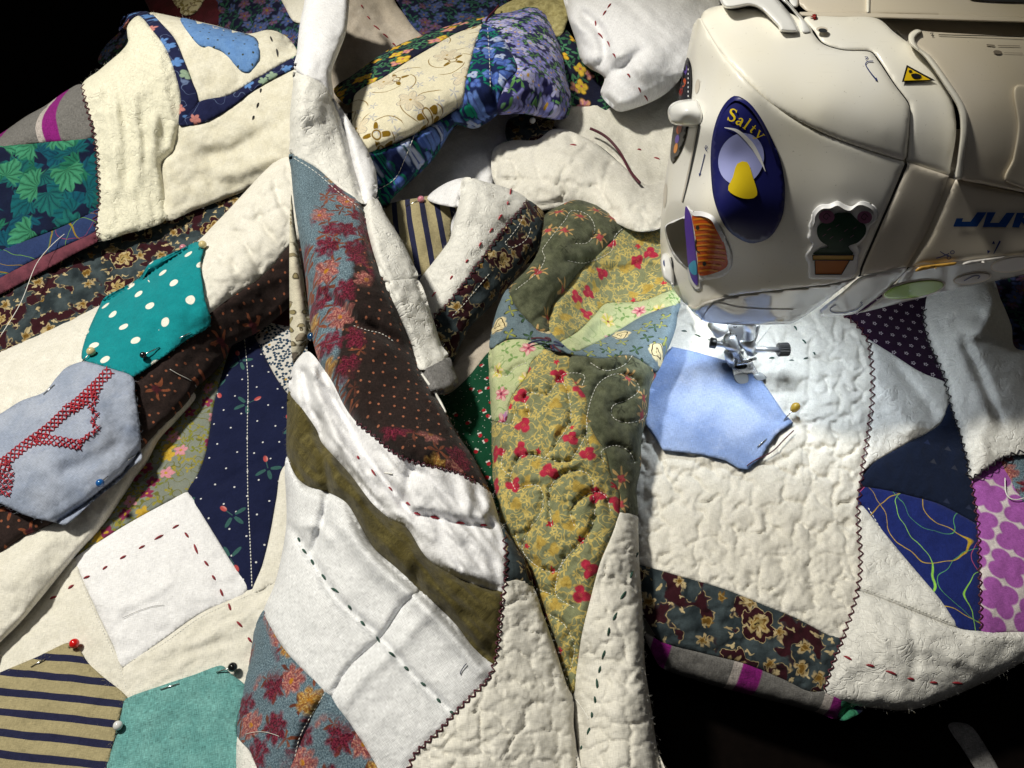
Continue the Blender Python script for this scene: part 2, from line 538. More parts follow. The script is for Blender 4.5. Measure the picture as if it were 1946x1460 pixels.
class G:
    def __init__(s, name):
        s.mat = bpy.data.materials.new(name)
        s.mat.use_nodes = True
        s.t = s.mat.node_tree
        s.b = s.t.nodes["Principled BSDF"]
        uv = s.t.nodes.new('ShaderNodeUVMap'); uv.uv_map = "UVMap"
        sep = s.t.nodes.new('ShaderNodeSeparateXYZ'); s.t.links.new(uv.outputs[0], sep.inputs[0])
        s.u, s.v = S(s, sep.outputs[0]), S(s, sep.outputs[1])

    def put(s, inp, v):
        if isinstance(v, S): s.t.links.new(v.s, inp)
        elif isinstance(v, (tuple, list)) and len(v) == 3 and inp.type == 'RGBA': inp.default_value = (*v, 1)
        else: inp.default_value = v

    def m(s, op, a, b=None, c=None, clamp=False):
        n = s.t.nodes.new('ShaderNodeMath'); n.operation = op; n.use_clamp = clamp
        s.put(n.inputs[0], a)
        if b is not None: s.put(n.inputs[1], b)
        if c is not None: s.put(n.inputs[2], c)
        return S(s, n.outputs[0])

    def cl(s, a): return s.m('ADD', a, 0.0, clamp=True)
    def soft(s, a, k=12.0): return s.m('MULTIPLY', a, k, clamp=True)   # a>0 -> 1 with a soft edge
    def ab(s, a): return s.m('ABSOLUTE', a)
    def sin(s, a): return s.m('SINE', a)
    def cos(s, a): return s.m('COSINE', a)
    def fr(s, a): return s.m('FRACT', a)
    def mx(s, a, b): return s.m('MAXIMUM', a, b)
    def mn(s, a, b): return s.m('MINIMUM', a, b)

    def vec(s, u, v):
        n = s.t.nodes.new('ShaderNodeCombineXYZ'); s.put(n.inputs[0], u); s.put(n.inputs[1], v)
        return S(s, n.outputs[0])

    def noise(s, u, v, sc, det=2.0, rough=0.5, dist=0.0, color=False):
        n = s.t.nodes.new('ShaderNodeTexNoise'); n.noise_dimensions = '2D'
        s.t.links.new(s.vec(u, v).s, n.inputs['Vector'])
        n.inputs['Scale'].default_value = sc; n.inputs['Detail'].default_value = det
        n.inputs['Roughness'].default_value = rough; n.inputs['Distortion'].default_value = dist
        return S(s, n.outputs[1 if color else 0])

    def vor(s, u, v, sc, rnd=1.0, feature='F1'):
        n = s.t.nodes.new('ShaderNodeTexVoronoi'); n.voronoi_dimensions = '2D'; n.feature = feature
        s.t.links.new(s.vec(u, v).s, n.inputs['Vector'])
        n.inputs['Scale'].default_value = sc; n.inputs['Randomness'].default_value = rnd
        return n

    def mix(s, a, b, f):
        n = s.t.nodes.new('ShaderNodeMix'); n.data_type = 'RGBA'
        s.put(n.inputs[0], f); s.put(n.inputs[6], a); s.put(n.inputs[7], b)
        return S(s, n.outputs[2])

    def sep(s, v):
        n = s.t.nodes.new('ShaderNodeSeparateXYZ'); s.t.links.new(v.s, n.inputs[0])
        return [S(s, n.outputs[i]) for i in range(3)]

    def warp(s, amt, sc, seed=0.0):
        c = s.sep(s.noise(s.u + seed, s.v + seed, sc, 2.0, color=True))
        return s.u + (c[0] - 0.5) * amt, s.v + (c[1] - 0.5) * amt

    def cell(s, sc, seed=0.0, rnd=1.0, uv=None):
        """scattered motifs: distance to the motif's centre (cm), its turned angle and three random numbers"""
        u, v = uv or (s.u, s.v)
        u = u + seed; v = v + seed * 1.7
        n = s.vor(u, v, sc, rnd)
        p = s.sep(S(s, n.outputs['Position'])); c = s.sep(S(s, n.outputs['Color']))
        lx, ly = u - p[0], v - p[1]
        r = s.m('SQRT', lx * lx + ly * ly)
        a = s.m('ARCTAN2', ly, lx) + c[0] * 6.283
        return r, a, c

    def petals(s, r, a, R, n, depth=0.35, k=None):
        rad = R * (1 - depth) + s.ab(s.cos(a * (n * 0.5))) * (R * depth)
        return s.soft(rad - r, k or 40.0 / max(R, .02) * .12)

    def leafs(s, r, a, R, n=2, thin=6.0, k=60):
        """n pointed leaves from the centre"""
        x = s.m('POWER', s.ab(s.cos(a * (n * 0.5))), thin)
        return s.soft(x * R - r, k)

    def line(s, f, w, k=None):
        """thin line where f crosses zero"""
        return s.soft(w - s.ab(f), k or 1.2 / w)

    def finish(s, col, rough=0.92, sheen=0.06, weave=1.0, var=0.10, bump=None, bstr=0.45, crinkle=0.22):
        u, v = s.u, s.v
        a = s.noise(u * 4.0, v * 46.0, 1.0, 1.0); b = s.noise(u * 46.0 + 7.0, v * 4.0, 1.0, 1.0)
        lum = s.noise(u, v, 0.7, 3.0)
        w = a + b
        f = (w - 1.0) * (0.42 * weave) + (lum - 0.5) * (var * 2.0) + 1.0
        n = s.t.nodes.new('ShaderNodeMix'); n.data_type = 'RGBA'; n.blend_type = 'MULTIPLY'
        n.inputs[0].default_value = 1.0
        s.put(n.inputs[6], col)
        cmb = s.t.nodes.new('ShaderNodeCombineXYZ')
        for i in range(3): s.put(cmb.inputs[i], f)
        s.t.links.new(cmb.outputs[0], n.inputs[7])
        s.t.links.new(n.outputs[2], s.b.inputs['Base Color'])
        s.b.inputs['Roughness'].default_value = rough
        s.b.inputs['Specular IOR Level'].default_value = 0.12
        s.b.inputs['Sheen Weight'].default_value = sheen
        s.b.inputs['Sheen Roughness'].default_value = 0.5
        h = w * (0.22 * weave) + s.noise(u, v, 5.0, 4.0, 0.62) * 0.35
        if crinkle:
            wu, wv = s.warp(.5, 1.1, 2.0)
            r1 = s.ab(s.noise(wu, wv, .8, 2.0) - .5); r2 = s.ab(s.noise(wu + 4.0, wv, 2.1, 2.0) - .5)
            h = h - (s.cl(1.0 - r1 * 9.0) * 1.3 + s.cl(1.0 - r2 * 8.0) * .7) * crinkle
        if bump is not None: h = h + bump
        bn = s.t.nodes.new('ShaderNodeBump')
        bn.inputs['Strength'].default_value = bstr; bn.inputs['Distance'].default_value = 0.0008
        s.put(bn.inputs['Height'], h)
        s.t.links.new(bn.outputs[0], s.b.inputs['Normal'])
        return s.mat


def plain(name, col, col2=None, sc=1.2, **k):
    g = G(name); c = col
    if col2: c = g.mix(col, col2, g.soft(g.noise(g.u, g.v, sc, 4.0, 0.6) - 0.36, 3.5))
    return g.finish(c, **k)


def brocade(name, col):
    g = G(name)
    wu, wv = g.warp(0.9, 0.9)
    veins = g.line(g.noise(wu, wv, 1.5, 1.0) - 0.5, 0.022) + g.line(g.noise(wu + 5.0, wv, 2.3, 1.0) - 0.5, 0.022)
    return g.finish(g.mix(col, tuple(min(1, c * 1.12) for c in col), g.cl(veins * 0.6)), bump=veins * 0.9, var=.05, bstr=.5)


def squiggle(name, base, dim=1.0):
    g = G(name); c = base
    for i, (lc, sc, lv) in enumerate((((.50, .33, .03), .26, .5), ((.28, .60, .08), .30, .47), ((.45, .28, .02), .22, .56), ((.48, .08, .18), .24, .40), ((.10, .35, .12), .34, .55))):
        wu, wv = g.warp(1.3, 0.35, 3.0 * i)
        c = g.mix(c, tuple(x * dim for x in lc), g.line(g.noise(wu + 11.0 * i, wv - 7.0 * i, sc, 0.0) - lv, 0.0052, 380))
    return g.finish(c, var=.25, weave=1.4)


def brown_floral():
    g = G("slate_burgundy_floral_cotton")
    wu, wv = g.warp(.55, 1.6)
    c = g.mix((.018, .026, .031), (.050, .068, .076), g.soft(g.noise(g.u, g.v, 1.1, 3.0) - .35, 3.0))
    bl = g.soft(g.noise(wu, wv, .95, 1.5) - 0.55, 22)
    c = g.mix(c, (.030, .006, .010), bl)
    c = g.mix(c, (.40, .30, .15), g.line(g.noise(wu, wv, .95, 1.5) - 0.55, .018, 60) * g.soft(g.noise(g.u, g.v, 2.5) - .45, 10))
    r, a, q = g.cell(.85, 3.1, .9, (wu, wv))
    c = g.mix(c, (.40, .31, .17), g.petals(r, a, .36, 5, .55, 14) * (q[1] > .5))
    c = g.mix(c, (.16, .085, .015), g.petals(r, a, .23, 5, .5, 20) * (q[1] > .35))
    c = g.mix(c, (.34, .24, .09), g.line(r - .13, .035, 30) * (q[1] > .35))
    r, a, q = g.cell(.36, 8.3, .75, (wu, wv))
    on = q[1] > .35
    r = r + (g.noise(g.u, g.v, 3.0) - .5) * .28
    c = g.mix(c, (.030, .006, .010), g.petals(r, a, .85, 6, .3, 14) * on)
    c = g.mix(c, (.45, .36, .19), g.line(g.ab(g.cos(a * 3.0)) * .25 + .55 - r, .03, 40) * on)
    c = g.mix(c, (.42, .32, .15), g.petals(r, a, .50, 6, .45, 16) * on)
    c = g.mix(c, (.17, .09, .018), g.petals(r, a, .36, 6, .5, 16) * on)
    c = g.mix(c, (.35, .26, .10), g.petals(r, a, .24, 6, .4, 16) * on)
    c = g.mix(c, (.03, .02, .012), g.soft(.07 - r, 30) * on)
    r, a, q = g.cell(1.9, 5.7, 1.0, (wu, wv))
    c = g.mix(c, (.45, .36, .2), g.petals(r, a, .16, 3, .6, 20) * (q[1] > .6))
    return g.finish(c, var=.15)


def dotted_brown(name="brown_dotted_flannel"):
    g = G(name)
    c = g.mix((.016, .010, .009), (.036, .022, .020), g.noise(g.u, g.v, 9.0, 3.0))
    r, a, q = g.cell(1.75, 2.2, .45)
    c = g.mix(c, (.30, .10, .05), g.soft(.068 - r, 50))
    wu, wv = g.warp(.3, 1.5)
    r, a, q = g.cell(.55, 6.2, 1.0, (wu, wv))
    c = g.mix(c, (.24, .075, .035), g.leafs(r, a, .62, 5, 3, 12) * (q[1] > .55))
    c = g.mix(c, (.08, .015, .022), g.petals(r, a, .30, 5, .3, 10) * (q[1] > .55))
    return g.finish(c, var=.2, sheen=.10, weave=1.8)


def blue_bouquet(name, mixbrown):
    """denim blue flannel with a bouquet; with mixbrown the print runs over into dotted brown"""
    g = G(name)
    wu, wv = g.warp(.35, 1.3)
    dn = g.noise(g.u * 3.0 + g.v * 9.0, g.v * 3.0 - g.u * 9.0, 1.6, 3.0, .7)
    blue = g.mix((.040, .075, .105), (.20, .28, .33), g.soft(dn - .33, 3.0))
    c = blue
    if mixbrown:
        bk = g.mix((.014, .009, .008), (.034, .021, .019), g.noise(g.u, g.v, 9.0, 3.0))
        r, a, q = g.cell(1.9, 2.2, .35)
        bk = g.mix(bk, (.36, .13, .07), g.soft(.066 - r, 40))
        side = g.soft(g.u - 19.0 + (g.noise(g.u, g.v, .5, 2.0) - .5) * 2.2, 4.0)
        # bouquet runs along the border of the two grounds
        c = g.mix(blue, bk, side)
        band = g.cl(g.soft(1.7 - g.ab(g.u - 18.25 + (g.noise(g.u + 3.0, g.v, .45, 1.0) - .5) * 1.8), 2.0) + g.soft(14.7 - g.v, 4.0))
    else:
        band = g.soft(g.noise(g.u + 3.0, g.v + 9.0, .33, 1.0) - .44, 12)
    r, a, q = g.cell(1.1, 1.3, 1.0, (wu, wv))
    c = g.mix(c, g.mix((.22, .065, .03), (.10, .03, .02), q[2]), g.leafs(r, a, .55, 5, 2.5, 9) * (q[1] > .25) * band)
    r, a, q = g.cell(.82, 4.9, .9, (wu, wv))
    fl = g.m("MULTIPLY", g.petals(r, a, .70, 7, .3, 5) * band * (q[1] > .14), g.noise(wu, wv, 3.5, 3.0) * 1.9, clamp=True)
    speck = g.noise(g.u, g.v, 13.0, 2.0)
    burg = g.mix((.055, .005, .014), (.20, .022, .05), g.soft(speck - .42, 6))
    pink = g.mix((.26, .07, .075), (.52, .24, .18), g.soft(speck - .45, 5))
    gold = g.mix((.34, .16, .03), (.58, .38, .12), g.soft(speck - .45, 5))
    kind = g.mix(burg, g.mix(pink, gold, q[2] > .78), q[2] > .55)
    c = g.mix(c, kind, fl)
    c = g.mix(c, (.10, .012, .02), g.soft(g.cos(a * 7.0) - .75, 6) * fl * .5)
    c = g.mix(c, (.42, .18, .015), g.soft(.13 - r, 22) * fl * (q[2] > .55))
    return g.finish(c, var=.15, sheen=.10, weave=2.2)


def teal_leaf():
    g = G("navy_teal_leaf_cotton")
    wu, wv = g.warp(.4, 1.0)
    c = g.mix((.004, .006, .022), (.006, .012, .04), g.noise(g.u, g.v, 1.2))
    for i, (lc, l2) in enumerate((((.003, .03, .06), (.004, .08, .12)), ((.003, .035, .05), (.005, .10, .12)), ((.004, .045, .03), (.015, .15, .09)), ((.003, .03, .05), (.01, .12, .11)), ((.005, .06, .03), (.05, .25, .14)))):
        r, a, q = g.cell(.46 if i < 2 else .36, 2.9 + 4.3 * i, 1.0, (wu, wv))
        frill = g.ab(g.cos(a * 6.5)) * .22
        half = g.soft(g.cos(a) + .35, 6)
        msk = g.soft(1.35 + frill * 1.5 - r - g.ab(g.sin(a)) * .55, 9) * half
        shade = g.mix(lc, l2, g.cl(g.ab(g.sin(a * 6.5)) * .6 + r * .35))
        c = g.mix(c, shade, msk * (q[1] > .15))
        c = g.mix(c, (.003, .015, .025), g.line(g.sin(a * 6.5), .16, 7) * msk * .6)
    return g.finish(c, var=.12)


def stripes(name, cols, edges, period, along='v', wobble=.04, **k):
    """bands: cols[i] up to edges[i] of the period"""
    g = G(name); x = g.v if along == 'v' else g.u
    x = x + (g.noise(g.u, g.v, .5) - .5) * wobble * 2
    f = g.fr(x / period); c = cols[-1]
    for col, e in reversed(list(zip(cols[:-1], edges))): c = g.mix(c, col, g.soft(e - f, 60))
    return g.finish(c, **k)


def polka():
    g = G("teal_white_dot_cotton")
    s_, co = .62, math.cos(.5)
    x, y = g.u, g.v
    p, q = (x + y * .42) / 1.85, (y - x * .42) / 1.85
    fx, fy = g.fr(p) - .5, g.fr(q) - .5
    r = g.m('SQRT', fx * fx + fy * fy)
    c = g.mix((.004, .20, .23), (.006, .26, .29), g.noise(x, y, 1.5, 3.0))
    return g.finish(g.mix(c, (.80, .78, .70), g.soft(.15 - r, 60)), var=.06, sheen=.1)


def calico():
    g = G("grey_green_flower_calico")
    wu, wv = g.warp(.35, 1.5)
    c = g.mix((.17, .19, .16), (.23, .25, .21), g.noise(g.u, g.v, 1.0))
    c = g.mix(c, (.14, .14, .03), g.line(g.noise(wu, wv, 1.5, 1.0) - .5, .03, 45))
    r, a, q = g.cell(2.1, 5.0, 1.0, (wu, wv))
    c = g.mix(c, g.mix((.17, .19, .03), (.33, .27, .05), q[2]), g.leafs(r, a, .27, 3, 2, 25) * (q[1] > .25))
    r, a, q = g.cell(1.05, 9.0, .9, (wu, wv))
    f = g.petals(r, a, .38, 5, .4, 14) * (q[1] > .25)
    c = g.mix(c, g.mix((.22, .03, .08), g.mix((.58, .25, .30), (.50, .33, .04), q[2] > .75), q[2] > .4), f)
    c = g.mix(c, (.20, .02, .05), g.line(g.cos(a * 2.5), .12, 9) * f * .7)
    c = g.mix(c, (.45, .28, .03), g.soft(.09 - r, 30) * f)
    return g.finish(c, var=.1)


def rosebud():
    g = G("navy_rosebud_cotton")
    c = g.mix((.006, .009, .035), (.010, .014, .050), g.noise(g.u, g.v, 1.0))
    r, a, q = g.cell(1.0, 3.3, .35)
    c = g.mix(c, (.60, .60, .62), g.soft(.055 - r, 60))
    r, a, q = g.cell(.36, 6.1, .55)
    on = q[1] > .1
    c = g.mix(c, (.035, .10, .095), g.leafs(r, a, .72, 5, 2.4, 18) * g.soft(r - .12, 30) * (g.cos(a) > -.5) * on)
    # the bud on its stalk, opposite the leaves
    bx = r * g.cos(a) + .62; by = r * g.sin(a)
    c = g.mix(c, (.035, .085, .085), g.soft(.035 - g.ab(by), 60) * (bx > .0) * (r < .55) * (g.cos(a) < 0) * on)
    rb = g.m('SQRT', bx * bx * .35 + by * by)
    c = g.mix(c, g.mix((.42, .07, .07), (.62, .26, .24), g.soft(by, 9)), g.soft(.13 - rb, 30) * on)
    return g.finish(c, var=.12)


def ditsy():
    g = G("white_navy_ditsy_cotton")
    r, a, q = g.cell(3.2, 1.0, .9)
    c = g.mix((.58, .56, .53), (.018, .045, .085), g.leafs(r, a, .20, 2, 1.2, 40) * g.soft(.19 - r, 60))
    r, a, q = g.cell(1.1, 4.0, 1.0)
    c = g.mix(c, (.42, .26, .06), g.soft(.09 - r, 40) * (q[1] > .5))
    return g.finish(c, var=.06)


def meadow():
    """sage with yellow sprigs and red fruit"""
    g = G("sage_yellow_sprig_cotton")
    wu, wv = g.warp(.3, 1.6)
    c = g.mix((.18, .195, .10), (.25, .26, .15), g.noise(g.u, g.v, 1.3))
    yel = (.52, .41, .13)
    c = g.mix(c, yel, g.line(g.noise(wu, wv, 1.45, 1.0) - .5, .028, 50))
    c = g.mix(c, yel, g.line(g.noise(wu + 30.0, wv, 1.25, 1.0) - .5, .022, 50))
    r, a, q = g.cell(2.7, 2.0, 1.0, (wu, wv))
    c = g.mix(c, g.mix(yel, (.58, .46, .15), q[2]), g.leafs(r, a, .22, 4, 1.8, 28) * (q[1] > .38))
    r, a, q = g.cell(1.0, 7.0, 1.0, (wu, wv))
    f = g.petals(r, a, .34, 3, .35, 12) * (q[1] > .55)
    c = g.mix(c, g.mix((.34, .22, .04), (.54, .40, .10), g.noise(wu, wv, 5.0)), f)
    c = g.mix(c, (.12, .07, .01), g.line(g.cos(a * 1.5), .12, 9) * f * .6)
    r, a, q = g.cell(.70, 11.0, .9, (wu, wv))
    f = g.petals(r, a, .44, 3, .45, 14) * (q[1] > .48)
    c = g.mix(c, g.mix((.30, .012, .035), (.52, .04, .08), g.noise(wu, wv, 4.0)), f)
    c = g.mix(c, (.16, .004, .015), g.line(g.cos(a * 1.5), .10, 10) * f * .7)
    c = g.mix(c, (.60, .42, .12), g.line(g.sin(a * 4.0), .25, 5) * g.soft(.12 - r, 20) * f)
    f = g.petals(r, a, .17, 5, .5, 25) * (q[1] < .3)
    c = g.mix(c, (.50, .025, .05), f)
    return g.finish(c, var=.14, weave=1.4)


def olive_berry():
    g = G("olive_berry_flannel")
    wu, wv = g.warp(.3, 1.5)
    c = g.mix((.060, .068, .040), (.125, .135, .082), g.soft(g.noise(g.u, g.v, 1.4, 4.0, .65) - .33, 2.8))
    r, a, q = g.cell(.62, 3.6, .7, (wu, wv))
    on = q[1] > .22
    c = g.mix(c, (.52, .33, .13), g.leafs(r, a, .58, 7, 2.2, 12) * on * .9)
    c = g.mix(c, (.085, .09, .045), g.soft(.24 - r, 12) * on)
    c = g.mix(c, g.mix((.28, .02, .035), (.50, .10, .10), g.noise(g.u, g.v, 6.0)), g.petals(r, a, .26, 4, .45, 14) * on)
    r, a, q = g.cell(.7, 9.0, 1.0, (wu, wv))
    c = g.mix(c, (.022, .024, .014), g.leafs(r, a, .36, 4, 3, 10) * (q[1] > .5) * .7)
    return g.finish(c, var=.15, sheen=.10, weave=1.6)


def lime_flower():
    g = G("lime_pink_flower_cotton")
    wu, wv = g.warp(.3, 1.3)
    c = g.mix((.42, .47, .25), (.50, .54, .32), g.noise(g.u, g.v, .9))
    c = g.mix(c, (.16, .28, .09), g.line(g.noise(wu, wv, 1.0, 1.0) - .5, .014, 80) * .8)
    r, a, q = g.cell(1.5, 2.0, 1.0, (wu, wv))
    c = g.mix(c, (.18, .30, .10), g.leafs(r, a, .28, 3, 2, 22) * (q[1] > .6))
    r, a, q = g.cell(.75, 6.4, .9, (wu, wv))
    f = g.petals(r, a, .44, 5, .35, 12) * (q[1] > .3)
    c = g.mix(c, g.mix((.50, .13, .18), g.mix((.56, .50, .10), (.45, .22, .42), q[2] > .7), q[2] > .45), f)
    c = g.mix(c, (.75, .60, .52), g.soft(g.cos(a * 5.0), 2) * f * g.soft(r - .1, 10) * .6)
    c = g.mix(c, (.20, .03, .06), g.soft(.10 - r, 25) * f)
    return g.finish(c, var=.08)


def blue_rose():
    g = G("grey_blue_cream_rose_cotton")
    wu, wv = g.warp(.2, 1.5)
    c = g.mix((.115, .165, .195), (.165, .22, .25), g.noise(g.u, g.v, 2.0, 3.0))
    r, a, q = g.cell(1.25, 4.0, .9, (wu, wv))
    on = q[1] > .2
    f = g.leafs(r, a, .40, 4, 2.2, 18) * on
    c = g.mix(c, (.012, .02, .018), f)
    c = g.mix(c, g.mix((.05, .10, .045), (.28, .30, .08), q[2] > .5), g.leafs(r, a, .33, 4, 2.6, 22) * on)
    r, a, q = g.cell(.46, 8.8, .7, (wu, wv))
    f = g.petals(r, a, .52, 6, .18, 12) * (q[1] > .25)
    c = g.mix(c, (.66, .56, .33), f)
    sp = g.sin(r * 22.0 + a * 1.0 + g.sin(a * 3.0) * 1.2)
    c = g.mix(c, (.03, .02, .012), g.soft(sp - .72, 6) * f)
    return g.finish(c, var=.1, weave=1.8)


def xmas_green():
    g = G("dark_green_holly_cotton")
    c = g.mix((.003, .040, .018), (.005, .060, .028), g.noise(g.u, g.v, 1.0))
    r, a, q = g.cell(1.3, 2.6, .7)
    c = g.mix(c, (.55, .55, .52), g.petals(r, a, .13, 3, .5, 30) * (q[1] > .3))
    c = g.mix(c, (.32, .01, .02), g.leafs(r, a, .22, 1, 4, 30) * (q[1] > .3))
    r, a, q = g.cell(2.6, 7.6, 1.0)
    c = g.mix(c, (.45, .45, .42), g.soft(.026 - r, 80))
    return g.finish(c, var=.1)


def gold_scroll():
    g = G("cream_gold_scroll_cotton")
    wu, wv = g.warp(.25, .9)
    c = g.mix((.66, .61, .45), (.72, .67, .52), g.noise(g.u, g.v, .8))
    gold = (.20, .115, .008)
    r, a, q = g.cell(1.0, 12.0, .9)
    c = g.mix(c, (.36, .37, .42), g.leafs(r, a, .34, 5, 2.2, 18) * (q[1] > .45) * .75)
    r, a, q = g.cell(.27, 3.0, .3)
    c = g.mix(c, gold, g.leafs(r, a, .85, 4, 3, 18) * g.soft(r - .3, 20))
    c = g.mix(c, gold, g.line(r - .24, .065, 25))
    sw = g.sin(a * 2.0 + r * 3.4)
    c = g.mix(c, gold, g.line(sw, .16, 9) * g.soft(1.75 - r, 12) * g.soft(r - .85, 14))
    r, a, q = g.cell(.27, 21.9, .3)
    pm = g.ab(g.cos(a * 3.0)) * .45 + .42 - r
    c = g.mix(c, (.62, .54, .40), g.soft(pm, 20) * .8)
    c = g.mix(c, (.20, .19, .21), g.line(pm, .028, 45))
    c = g.mix(c, (.20, .19, .21), g.line(g.sin(a * 3.0), .06, 18) * g.soft(pm, 20) * .8)
    c = g.mix(c, (.36, .22, .03), g.soft(.10 - r, 25))
    return g.finish(c, var=.06)


def garden(name, base, leaf, cols, sc=1.0, dens=.2, center=(.55, .33, .04), n=5):
    """a dense flower print: leaves, then two layers of flowers"""
    g = G(name)
    wu, wv = g.warp(.25, 1.5)
    c = g.mix(base, tuple(x * 1.8 for x in base), g.noise(g.u, g.v, 1.0))
    r, a, q = g.cell(1.5 * sc, 3.0, 1.0, (wu, wv))
    c = g.mix(c, g.mix(leaf, tuple(x * 2.2 for x in leaf), q[2]), g.leafs(r, a, .50 / sc, 4, 2.4, 14 * sc) * (q[1] > .15))
    for i in range(2):
        r, a, q = g.cell((1.25 - .3 * i) * sc, 7.0 + 5 * i, 1.0, (wu, wv))
        R = (.36 + .10 * i) / sc
        f = g.petals(r, a, R, n, .42, 12 * sc) * (q[1] > dens)
        col = g.mix(cols[0], g.mix(cols[1], cols[2], q[2] > .66), q[2] > .33)
        c = g.mix(c, tuple(x * .35 for x in cols[0]), g.petals(r, a, R * 1.12, n, .42, 12 * sc) * (q[1] > dens))
        c = g.mix(c, col, f)
        c = g.mix(c, tuple(min(1, x * 1.6) for x in cols[0]), g.soft(g.cos(a * n) - .2, 2) * f * .35)
        c = g.mix(c, center, g.soft(R * .22 - r, 22 * sc) * f)
    return g.finish(c, var=.1)


def purple_dot():
    g = G("plum_small_flower_cotton")
    x, y = g.u / .62, g.v / .62
    sh = g.m('FLOOR', y) * .5
    fx, fy = g.fr(x + sh) - .5, g.fr(y) - .5
    r = g.m('SQRT', fx * fx + fy * fy); a = g.m('ARCTAN2', fy, fx)
    pm = g.ab(g.cos(a * 2.5)) * .12 + .09 - r
    c = g.mix((.020, .006, .022), (.50, .44, .48), g.soft(pm, 30) * g.soft(r - .06, 40))
    return g.finish(c, var=.12)


def night_triangle():
    g = G("black_navy_triangle_cotton")
    x, y = g.u / 1.0, g.v / 1.0
    fx, fy = g.fr(x + g.m('FLOOR', y) * .37) - .5, g.fr(y) - .5
    t = g.mn(fy + .13, .16 - fy - g.ab(fx) * 1.6)
    n = g.vor(g.m('FLOOR', x + g.m('FLOOR', y) * .37), g.m('FLOOR', y), 1.0)
    q = g.sep(S(g, n.outputs['Color']))
    c = g.mix((.006, .011, .030), g.mix((.012, .022, .07), (.03, .034, .05), q[0]), g.soft(t, 40) * (q[1] > .35))
    return g.finish(c, var=.15)


def quatrefoil():
    g = G("violet_lattice_cotton")
    x, y = g.u / 2.35, g.v / 2.35
    def cellf(px, py):
        fx, fy = g.ab(g.fr(px) - .5), g.ab(g.fr(py) - .5)
        def disc(cx, cy, R):
            dx, dy = fx - cx, fy - cy
            return R - g.m('SQRT', dx * dx + dy * dy)
        return g.mx(g.mx(disc(.222, 0.0, .202), disc(0.0, .222, .202)), .21 - g.mx(fx, fy))
    m = g.mx(cellf(x, y), cellf(x + .5, y + .5))
    c = g.mix((.66, .60, .60), (.36, .10, .39), g.soft(m, 28))
    return g.finish(c, var=.08, weave=1.6)


def leaf_sprig():
    g = G("cream_brown_leaf_cotton")
    wu, wv = g.warp(.2, 1.5)
    c = g.mix((.55, .51, .40), (.62, .58, .46), g.noise(g.u, g.v, 1.0))
    r, a, q = g.cell(1.3, 2.0, .9, (wu, wv))
    f = g.leafs(r, a, .52, 3, 2.5, 16) * (q[1] > .1)
    c = g.mix(c, (.05, .04, .02), f)
    c = g.mix(c, g.mix((.26, .22, .09), (.30, .25, .20), q[2]), g.leafs(r, a, .45, 3, 3.2, 20) * (q[1] > .1))
    return g.finish(c)


def navy_rose_band():
    g = G("navy_border_flower_cotton")
    wu, wv = g.warp(.25, 1.3)
    c = g.mix((.008, .010, .040), (.014, .018, .065), g.noise(g.u, g.v, 1.0))
    c = g.mix(c, (.16, .22, .38), g.line(g.noise(wu, wv, .9, 1.0) - .5, .011, 90) * .8)
    r, a, q = g.cell(.95, 5.0, .9, (wu, wv))
    f = g.petals(r, a, .36, 5, .4, 14) * (q[1] > .3)
    c = g.mix(c, g.mix((.10, .22, .50), g.mix((.50, .20, .18), (.26, .36, .26), q[2] > .7), q[2] > .42), f)
    c = g.mix(c, (.02, .04, .12), g.line(g.cos(a * 2.5), .15, 8) * f * .6)
    return g.finish(c)


def mottled(name, c1, c2, c3, sc=.5):
    g = G(name)
    n1 = g.noise(g.u, g.v, sc, 2.0); n2 = g.noise(g.u + 9.0, g.v, sc * 2.2, 4.0, .6)
    c = g.mix(c1, c2, g.soft(n1 - .35, 3.2)); c = g.mix(c, c3, g.soft(n2 - .56, 4) * .5)
    return g.finish(c, var=.04, weave=1.3)


def blue_applique():
    g = G("sky_blue_speck_cotton")
    c = g.mix((.075, .18, .43), (.16, .30, .56), g.noise(g.u, g.v, 2.2, 4.0, .6))
    r, a, q = g.cell(1.35, 2.0, .5)
    return g.finish(g.mix(c, (.045, .055, .035), g.soft(.075 - r, 45)))


